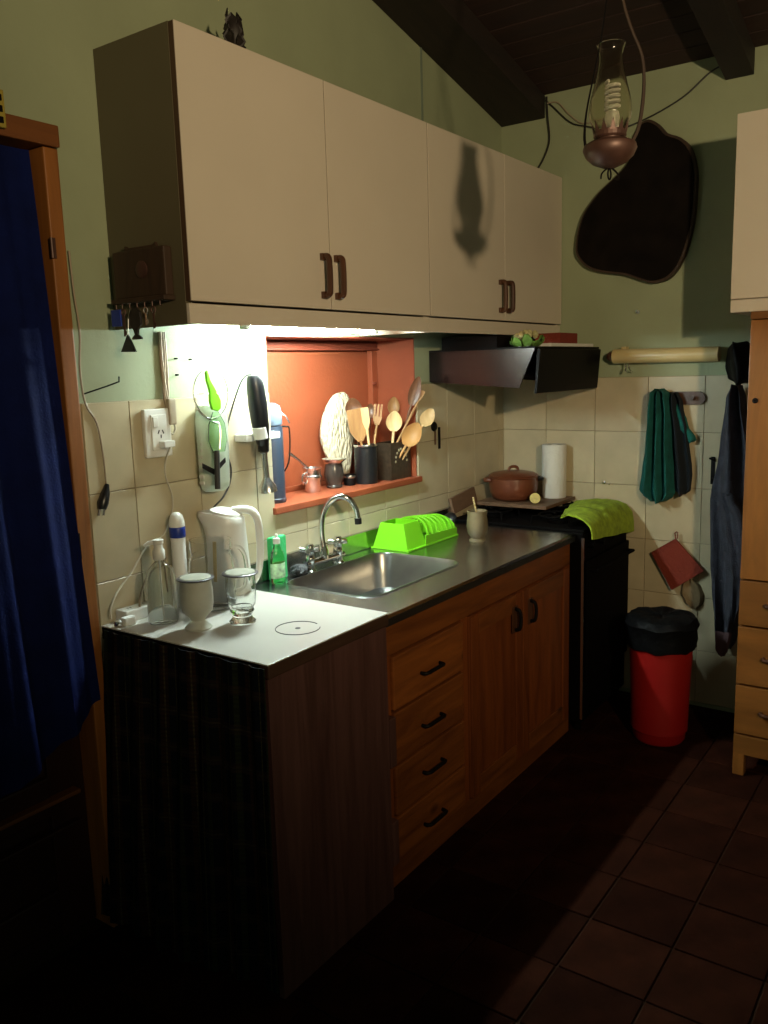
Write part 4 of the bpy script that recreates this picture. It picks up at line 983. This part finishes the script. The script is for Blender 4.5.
def spoon(name, label, cat, mt, a, b, bowl, bw, bd_=.010, hr=.005, flat=False, tines=0):
    """utensil with its handle foot at a and bowl tip at b; bowl length, half width"""
    a = Vector(a); b = Vector(b); t = thing(name, label, cat, a, 'wooden utensils in the niche')
    d = (b-a).normalized(); nrm = Vector((-.75, -.62, .2)); nrm = (nrm-d*nrm.dot(d)).normalized(); s = d.cross(nrm).normalized()
    nb_ = b-d*bowl
    build('handle', MB().tube([a, a.lerp(nb_, .5), nb_+d*.004], [hr*.9, hr, hr*1.1], 8), mt, t, smooth=True)
    if tines:
        mb = MB()
        mb.prism([(-bw*.5, 0), (bw*.5, 0), (bw, bowl*.4), (-bw, bowl*.4)], lambda u, v: nb_+s*u+d*v+nrm*.003, lambda u, v: nb_+s*u+d*v-nrm*.003)
        for k in range(tines):
            u0 = -bw+2*bw*k/tines+.001; u1 = -bw+2*bw*(k+1)/tines-.003
            mb.prism([(u0, bowl*.4), (u1, bowl*.4), (u1-.001, bowl), (u0+.001, bowl)], lambda u, v: nb_+s*u+d*v+nrm*.003, lambda u, v: nb_+s*u+d*v-nrm*.003)
        build('tines', mb, mt, t); return t
    rs = []; N = 14
    for side_ in (0, 1):
        seq = range(N+1) if side_ == 0 else range(N, -1, -1)
        for i in seq:
            u = i/N
            if flat: hw = bw*(.35+.65*min(1, u*3.0))*(1 if u < .93 else .93)
            else: hw = bw*math.sin(PI*min(1, max(.06, u**.85*.97+.02)))**.6
            dep = 0 if flat else bd_*math.sin(PI*min(1, max(0, u)))**.8
            th_ = .0025
            row = []
            for k in range(9):
                q = -1+2*k/8
                off = -dep*(1-q*q)+(th_ if side_ == 0 else -th_)
                row.append(nb_+d*(bowl*u)+s*(hw*q)+nrm*off)
            rs.append(row)
    vs = [p for r in rs for p in r]; fs = []; W = 9; M_ = N+1
    for i in range(N):
        for k in range(8):
            p = i*W+k; fs.append((p, p+1, p+W+1, p+W)); p = (M_+i)*W+k; fs.append((p, p+1, p+W+1, p+W))
    T = lambda i, k: i*W+k
    Bt = lambda i, k: (2*M_-1-i)*W+k
    for i in range(N):
        for k in (0, 8): fs.append((T(i, k), T(i+1, k), Bt(i+1, k), Bt(i, k)))
    for k in range(8):
        for i in (0, N): fs.append((T(i, k), T(i, k+1), Bt(i, k+1), Bt(i, k)))
    build('blade' if flat else 'bowl', MB().add(vs, fs), mt, t, smooth=True)
    return t
zc_ = SZ+.02
spoon('wooden_spatula', 'broad brown wooden spatula leaning left out of the ribbed can', 'utensil', OLIVEW, (1.262, .080, zc_), (1.195, .085, 1.425), .135, .036, flat=True)
spoon('wooden_spoon', 'dark round wooden spoon behind the broad spatula', 'utensil', DKW, (1.255, .100, zc_), (1.232, .125, 1.468), .075, .034, .012)
spoon('wooden_paddle', 'short cream wooden paddle in front in the ribbed can', 'utensil', PALEW, (1.265, .055, zc_), (1.212, .050, 1.430), .09, .015, flat=True)
spoon('wooden_fork', 'light brown wooden fork upright in the ribbed can', 'utensil', OLIVEW, (1.275, .075, zc_), (1.325, .058, 1.438), .085, .020, tines=3)
spoon('wooden_spoon', 'small brown wooden spoon behind the wooden fork', 'utensil', DKW, (1.270, .098, zc_), (1.335, .105, 1.440), .06, .024, .010)
spoon('wooden_spoon', 'tall brown oval spoon upright in the square jar', 'utensil', OLIVEW, (1.425, .075, zc_), (1.475, .085, 1.462), .075, .026, .012)
spoon('wooden_spoon', 'pale broad spoon upright in front of the square jar spoons', 'utensil', PALEW, (1.385, .050, zc_), (1.420, .045, 1.405), .085, .034, .010)
spoon('long_paddle', 'long dark wooden paddle leaning out highest from the square jar', 'utensil', DKW, (1.440, .080, zc_), (1.505, -.025, 1.545), .125, .025, flat=False, bd_=.006)
spoon('wooden_stick', 'long plain brown stirring stick slanting out of the square jar', 'utensil', OLIVEW, (1.360, .085, zc_), (1.530, -.030, 1.484), .05, .009, flat=True)
spoon('wooden_spoon', 'pale cream spoon leaning right over the tiled wall', 'utensil', PALEW, (1.39, .042, zc_), (1.572, -.048, 1.405), .085, .030, .010)
spoon('wooden_ladle', 'light brown ladle with deep bowl low on the right of the jar', 'utensil', mat('ladle_wood', (.52, .27, .09), .5, var=.15), (1.375, .050, SZ+.02), (1.478, -.035, 1.352), .11, .040, .022)

# key on the tile wall
hk_ = thing('hanging_key', 'two dark keys on a hook on the tiles right of the niche', 'key', (1.645, -.01, 1.33))
build('bow', MB().lathe([(.020, 0), (.022, .004), (.018, .010), (.001, .012)], (1.640, -.0068, 1.325), 16, Matrix.Rotation(PI/2, 4, 'X')), BLACKM, hk_, smooth=True)
build('blade', MB().box((1.640, -.016, 1.245), (1.648, -.012, 1.31)), DKW, hk_)
build('blade', MB().box((1.668, -.020, 1.225), (1.678, -.014, 1.32), Matrix.Identity(4)), BLACKM, hk_)

# ------------------------------------------------------------------ faucet
fa = thing('faucet', 'chrome two handle mixer tap with swan neck over the sink', 'faucet', (.765, -.078, .8805))
fy = -.078
build('bridge', MB().tube([(.665, fy, .912), (.875, fy, .912)], .0135, 14), CHROME, fa, smooth=True)
for x in (.690, .850):
    build('leg', MB().lathe([(.024, .8805), (.024, .886), (.016, .892), (.015, .915), (.019, .925), (.017, .938), (.010, .944), (.001, .945)], (x, fy, 0), 20), CHROME, fa, smooth=True)
    hb = MB().lathe([(.012, .942), (.016, .948), (.017, .975), (.012, .982), (.001, .983)], (x, fy, 0), 16)
    for a in range(4):
        c_, s_ = math.cos(a*PI/2+.5), math.sin(a*PI/2+.5)
        hb.tube([(x, fy, .960), (x+.034*c_, fy+.034*s_, .963)], [.008, .010], 10)
    build('handle', hb, CHROME, fa, smooth=True)
D = Vector((.62, -.78, 0))
def FP(u, z): return (.765+D.x*u, fy+D.y*u, z)
build('neck_base', MB().lathe([(.018, .915), (.018, .945), (.014, .955), (.014, .965), (.001, .966)], (.765, fy, 0), 20), CHROME, fa, smooth=True)
build('spout', MB().tube([FP(0, .955), FP(-.004, 1.02), FP(.004, 1.075), FP(.030, 1.120), FP(.065, 1.138), FP(.100, 1.125), FP(.122, 1.090), FP(.128, 1.055)], .0105, 14, smooth=5), CHROME, fa, smooth=True)
build('aerator', MB().tube([FP(.128, 1.058), FP(.129, 1.036)], .013, 16), BLACKP, fa, smooth=True)

# ------------------------------------------------------------------ dish rack
dk = thing('dish_rack', 'lime green plastic dish rack on the steel worktop', 'dish rack', (1.33, -.11, .8805))
RX0, RX1, RY0, RY1 = 1.120, 1.490, -.205, -.036
def dr_box(x0, x1, z0, z1):
    pass
ra_ = MB()
yc = (RY0+RY1)/2
def sect(x, top, wt_, wb_):
    return [(x, yc-wb_, .8805), (x, yc-wt_, top), (x, yc+wt_, top), (x, yc+wb_, .8805)]
# solid end cup: open box
W1, W2 = .058, .0875
for mul, ztop in ((1, .985),):
    ra_.rings([at_z([(RX0, RY0), (RX0+.135, RY0), (RX0+.135, RY1), (RX0, RY1)], .8805), at_z([(RX0+.016, RY0+.030), (RX0+.125, RY0+.030), (RX0+.125, RY1-.030), (RX0+.016, RY1-.030)], .985),
               at_z([(RX0+.020, RY0+.034), (RX0+.121, RY0+.034), (RX0+.121, RY1-.034), (RX0+.020, RY1-.034)], .985), at_z([(RX0+.008, RY0+.008), (RX0+.128, RY0+.008), (RX0+.128, RY1-.008), (RX0+.008, RY1-.008)], .886)], True, True)
build('cutlery_cup', ra_, LIME, dk, bevel=.003)
build('base_flange', MB().box((RX0-.004, RY0-.006, .8805), (RX1+.006, RY0+.004, .888)).box((RX0-.004, RY1-.004, .8805), (RX1+.006, RY1+.006, .888)).box((RX1-.004, RY0+.004, .8805), (RX1+.006, RY1-.004, .888)), LIME, dk, bevel=.002)
N = 6
for k in range(N):
    x = RX0+.150+k*.037; pts = []
    for i in range(15):
        a = PI*i/14; yy = yc-.085*math.cos(a)*(1 if abs(math.cos(a)) < .97 else 1); zz = .884+(.108-.004*k)*math.sin(a)**.62
        pts.append((x+.010*math.sin(a), yy, zz))
    rib = []
    for p in pts: rib.append(p)
    mb = MB(); prev = None; rr = []
    for i, p in enumerate(pts):
        a = PI*i/14; ny, nz = -math.cos(a), math.sin(a)
        wdt = .0048; dpt = .007
        rr.append([(p[0]-wdt, p[1]+ny*0, p[2]), (p[0]+wdt, p[1], p[2]), (p[0]+wdt, p[1]-ny*dpt, p[2]-nz*dpt), (p[0]-wdt, p[1]-ny*dpt, p[2]-nz*dpt)])
    build('rib', mb.rings(rr), LIME, dk, bevel=.001, seg=1)
for s_ in (1, -1):
    build('side_rail', MB().prism([(RX0+.125, .884), (RX1, .884), (RX1-.002, .918), (RX0+.125, .926)], lambda x, z: (x, yc+s_*.083, z), lambda x, z: (x, yc+s_*.087, z)), LIME, dk)
build('end_panel', MB().prism([(yc+.087*math.cos(PI*i/14), .884+.082*math.sin(PI*i/14)**.7) for i in range(15)], lambda y, z: (RX1-.012, y, z), lambda y, z: (RX1-.004, y, z)), LIME, dk, bevel=.002)

# ------------------------------------------------------------------ near counter things
HZ = HN+.0005
def shell(prof, t=.0022):
    """thin walled open vessel: outer profile bottom->top, floor t thick"""
    inn_ = [(max(.001, r-t), z) for r, z in prof[::-1]]
    inn_ = [(r, max(z, prof[0][1]+.004)) for r, z in inn_]
    return prof+inn_
sd = thing('soap_dispenser', 'clear pump bottle nearly empty at the corner of the white top', 'bottle', (-.022, -.140, HZ))
build('bottle', MB().lathe([(.001, HZ)]+shell([(.038, HZ), (.042, HZ+.006), (.042, HZ+.125), (.036, HZ+.150), (.020, HZ+.168), (.013, HZ+.174), (.013, HZ+.182)])+[(.001, HZ+.004)], (-.022, -.140, 0), 32, cap0=False, cap1=False), GLASS, sd, smooth=True)
build('pump', MB().lathe([(.015, HZ+.180), (.017, HZ+.183), (.017, HZ+.205), (.012, HZ+.212), (.012, HZ+.224), (.015, HZ+.226), (.015, HZ+.236), (.001, HZ+.238)], (-.022, -.140, 0), 20).tube([(-.022, -.140, HZ+.230), (-.043, -.125, HZ+.229), (-.052, -.118, HZ+.222)], [.007, .006, .004], 8).tube([(-.022, -.140, HZ+.18), (-.020, -.140, HZ+.01)], .0025, 6), WHITEP, sd, smooth=True)
wb2 = thing('cream_tube_bottle', 'white tube bottle with blue band behind the pump bottle', 'bottle', (.118, -.060, HZ))
build('body', MB().lathe([(.001, HZ), (.020, HZ), (.022, HZ+.01)]+[(.0205+.001*(k % 2), HZ+.03+k*.010) for k in range(17)]+[(.022, HZ+.21), (.001, HZ+.211)], (.118, -.060, 0), 24), WHITEP, wb2, smooth=True)
build('band', MB().lathe([(.0225, HZ+.211), (.0235, HZ+.213), (.0235, HZ+.240), (.0225, HZ+.242)], (.118, -.060, 0), 24), BLUEB, wb2, smooth=True)
build('cap', MB().lathe([(.0225, HZ+.243), (.0225, HZ+.262), (.018, HZ+.276), (.010, HZ+.284), (.001, HZ+.286)], (.118, -.060, 0), 24), WHITEP, wb2, smooth=True)
gj = thing('glass_jar', 'large clear glass jug standing before the white kettle', 'jug', (.160, -.150, HZ))
build('jar', MB().lathe([(.001, HZ)]+shell([(.058, HZ), (.065, HZ+.008), (.066, HZ+.120), (.062, HZ+.150), (.056, HZ+.163), (.060, HZ+.172), (.061, HZ+.205)])+[(.001, HZ+.004)], (.160, -.150, 0), 36, cap0=False, cap1=False), JUGG, gj, smooth=True)
def GJ(u, z): return (.160+.579*u, -.150-.815*u, HZ+z)
build('handle', MB().tube([GJ(.060, .180), GJ(.085, .178), GJ(.100, .150), GJ(.102, .10), GJ(.092, .06), GJ(.066, .045)], .006, 10, smooth=4), JUGG, gj, smooth=True)
kt = thing('kettle', 'white plastic electric kettle with curved handle against the wall', 'kettle', (.290, -.088, HZ))
KX, KY = .290, -.088
rs = []
for z, r, dv, sh in ((0, .078, 0, 0), (.012, .080, 0, 0), (.03, .078, 0, 0), (.12, .071, 0, 0), (.19, .066, .006, 0), (.225, .064, .016, 0), (.245, .063, .030, .006), (.256, .058, .034, .010)):
    ring = []
    for k in range(36):
        a = k*PI/18; cx2, sy2 = math.cos(a), math.sin(a)
        u = cx2*.579-sy2*.815       # component to the handle side
        e = max(0, -u)**6*dv
        ring.append((KX+(r*.90+e)*cx2, KY+(r*.90+e)*sy2, HZ+z+sh*(-u)))
    rs.append(ring)
build('body', MB().rings(rs), WHITEP, kt, smooth=True)
def KP(u, z): return (KX+.579*u, KY-.815*u, HZ+z)
build('lid', MB().rings([[(KX+s*(.051)*math.cos(k*PI/18), KY+s*.051*math.sin(k*PI/18), HZ+z-.010*(math.cos(k*PI/18)*.579-math.sin(k*PI/18)*.815)*s) for k in range(36)] for s, z in ((1, .2565), (.96, .264), (.6, .272), (.1, .276))]), WHITEP, kt, smooth=True)
build('handle', MB().tube([KP(.02, .268), KP(.06, .268), KP(.085, .258), KP(.098, .228), KP(.101, .17), KP(.098, .11), KP(.088, .06), KP(.066, .03)], [.010, .013, .013, .012, .012, .011, .010, .010], 12, smooth=4), WHITEP, kt, smooth=True)
gw = Vector((-.99, -.12, 0)).normalized(); tg = Vector((-gw.y, gw.x, 0)); cc = Vector((KX, KY, HZ))+gw*.0695
build('level_window', MB().add([cc+tg*.006+Vector((0, 0, .06)), cc-tg*.006+Vector((0, 0, .06)), cc-tg*.006-gw*.006+Vector((0, 0, .18)), cc+tg*.006-gw*.006+Vector((0, 0, .18)),
      cc+tg*.006-gw*.012+Vector((0, 0, .06)), cc-tg*.006-gw*.012+Vector((0, 0, .06)), cc-tg*.006-gw*.018+Vector((0, 0, .18)), cc+tg*.006-gw*.018+Vector((0, 0, .18))],
      [(0, 1, 2, 3), (7, 6, 5, 4), (0, 4, 5, 1), (1, 5, 6, 2), (2, 6, 7, 3), (3, 7, 4, 0)]), CREAMT, kt)
def goblet(x, y, mt, label, clear):
    t = thing('glass_goblet', label, 'goblet', (x, y, HZ), 'footed glass jars on the white top')
    p = [(.036, HZ), (.037, HZ+.004), (.026, HZ+.014), (.020, HZ+.024), (.024, HZ+.032), (.040, HZ+.048), (.045, HZ+.070), (.045, HZ+.105), (.042, HZ+.130), (.044, HZ+.136)]
    if clear:
        p = [(.036, HZ), (.037, HZ+.005), (.028, HZ+.014), (.026, HZ+.022), (.034, HZ+.034), (.032, HZ+.042), (.038, HZ+.052), (.041, HZ+.075), (.042, HZ+.105), (.041, HZ+.130), (.043, HZ+.136)]
    inn = [(.040, HZ+.136), (.038, HZ+.128), (.041, HZ+.100), (.038, HZ+.06), (.030, HZ+.045), (.001, HZ+.038)]
    build('glass', MB().lathe([(.001, HZ)]+p+inn, (x, y, 0), 36, cap0=False, cap1=False), mt, t, smooth=True)
    l_ = build('lid', MB().lathe([(.001, HZ+.1365), (.046, HZ+.1365), (.050, HZ+.1385), (.050, HZ+.1415), (.047, HZ+.143), (.042, HZ+.1425)], (x, y, 0), 36, cap1=False), mat('pewter_rim', (.10, .09, .10), .3, .6), t, smooth=True)
    build('lid_disc', MB().lathe([(.042, HZ+.1415), (.040, HZ+.144), (.022, HZ+.1455), (.001, HZ+.146)], (x, y, 0), 32), FROST, l_, smooth=True)
goblet(-.010, -.268, FROST, 'frosted footed glass jar with dark rimmed lid', False)
goblet(.092, -.335, GLASS, 'clear footed glass jar with dark rimmed lid', True)
gs = thing('dish_soap', 'green labelled clear dish soap bottle beside the sink', 'bottle', (.520, -.080, .8805))
build('bottle', MB().rings([[(.520+a*math.cos(k*PI/12), -.080+b*math.sin(k*PI/12), .8805+z) for k in range(24)] for a, b, z in ((.026, .018, 0), (.029, .020, .005), (.029, .020, .075), (.024, .017, .105), (.012, .011, .125), (.010, .010, .135))]), GREENG, gs, smooth=True)
build('label', MB().rings([[(.520+a*math.cos(k*PI/12), -.080+b*math.sin(k*PI/12), .8805+z) for k in range(24)] for a, b, z in ((.0293, .0203, .02), (.0296, .0206, .021), (.0296, .0206, .069), (.0293, .0203, .07))], False, False), mat('pale_green_label', (.40, .62, .38), .5, var=.5, scale=60), gs, smooth=True)
build('cap', MB().lathe([(.012, 1.0155), (.012, 1.033), (.006, 1.036), (.005, 1.048), (.001, 1.049)], (.520, -.080, 0), 16), WHITEP, gs, smooth=True)
tag(build('sponge', MB().box((.525, -.052, .8805), (.600, -.030, 1.030)), SPONGE, None, bevel=.005, loc=(.56, -.04, .88)), 'bright green sponge standing behind the dish soap', 'sponge')
sw = []
for i in range(9):
    t = i/8*PI; r = .030*math.sin(t)+.0005
    sw.append([(.632+(r*(1+.22*math.sin(k*5.3+i*2.1)))*math.cos(k*PI/13), -.075+(r*(1+.2*math.sin(k*3.7+i)))*math.sin(k*PI/13), .8815+.020*(1-math.cos(t))) for k in range(26)])
tag(build('steel_scourer', MB().rings(sw), SCOUR, None, loc=(.63, -.07, .88)), 'dark steel wool scourer beside the tap', 'scourer')
ps = thing('power_strip', 'white power strip at the back corner of the white top', 'power strip', (.0, -.035, HZ))
build('body', MB().box((-.085, -.060, HZ), (.115, -.012, HZ+.034)), WHITEP, ps, bevel=.004)
pm_ = MB()
for k in range(4):
    for dx in (-.005, .005): pm_.box((-.055+k*.045+dx-.001, -.040, HZ+.0335), (-.055+k*.045+dx+.001, -.030, HZ+.0345))
build('outlet_slots', pm_, BLACKP, ps)
build('plug', MB().box((-.108, -.085, HZ), (-.072, -.061, HZ+.024)), WHITEP, ps, bevel=.004)
kc = thing('kettle_cable', 'tan cord arching up from the power strip behind the pump bottle', 'cord', (0, -.05, HZ))
build('cord', MB().tube([(-.030, -.050, HZ+.035), (-.028, -.055, HZ+.065), (.000, -.055, HZ+.115), (.045, -.055, HZ+.150), (.075, -.050, HZ+.160), (.09, -.03, HZ+.13), (.10, -.025, HZ+.06)], .0032, 8, smooth=5), CORD_T, kc, smooth=True)
cl_ = build('cord_clip', MB().lathe([(.010, 0), (.013, .006), (.012, .016), (.006, .020)], (-.115, -.062, HZ), 12), ALU, None, smooth=True, loc=(-.115, -.062, HZ))
tag(cl_, 'small shiny metal knob at the back corner by the door frame', 'knob')
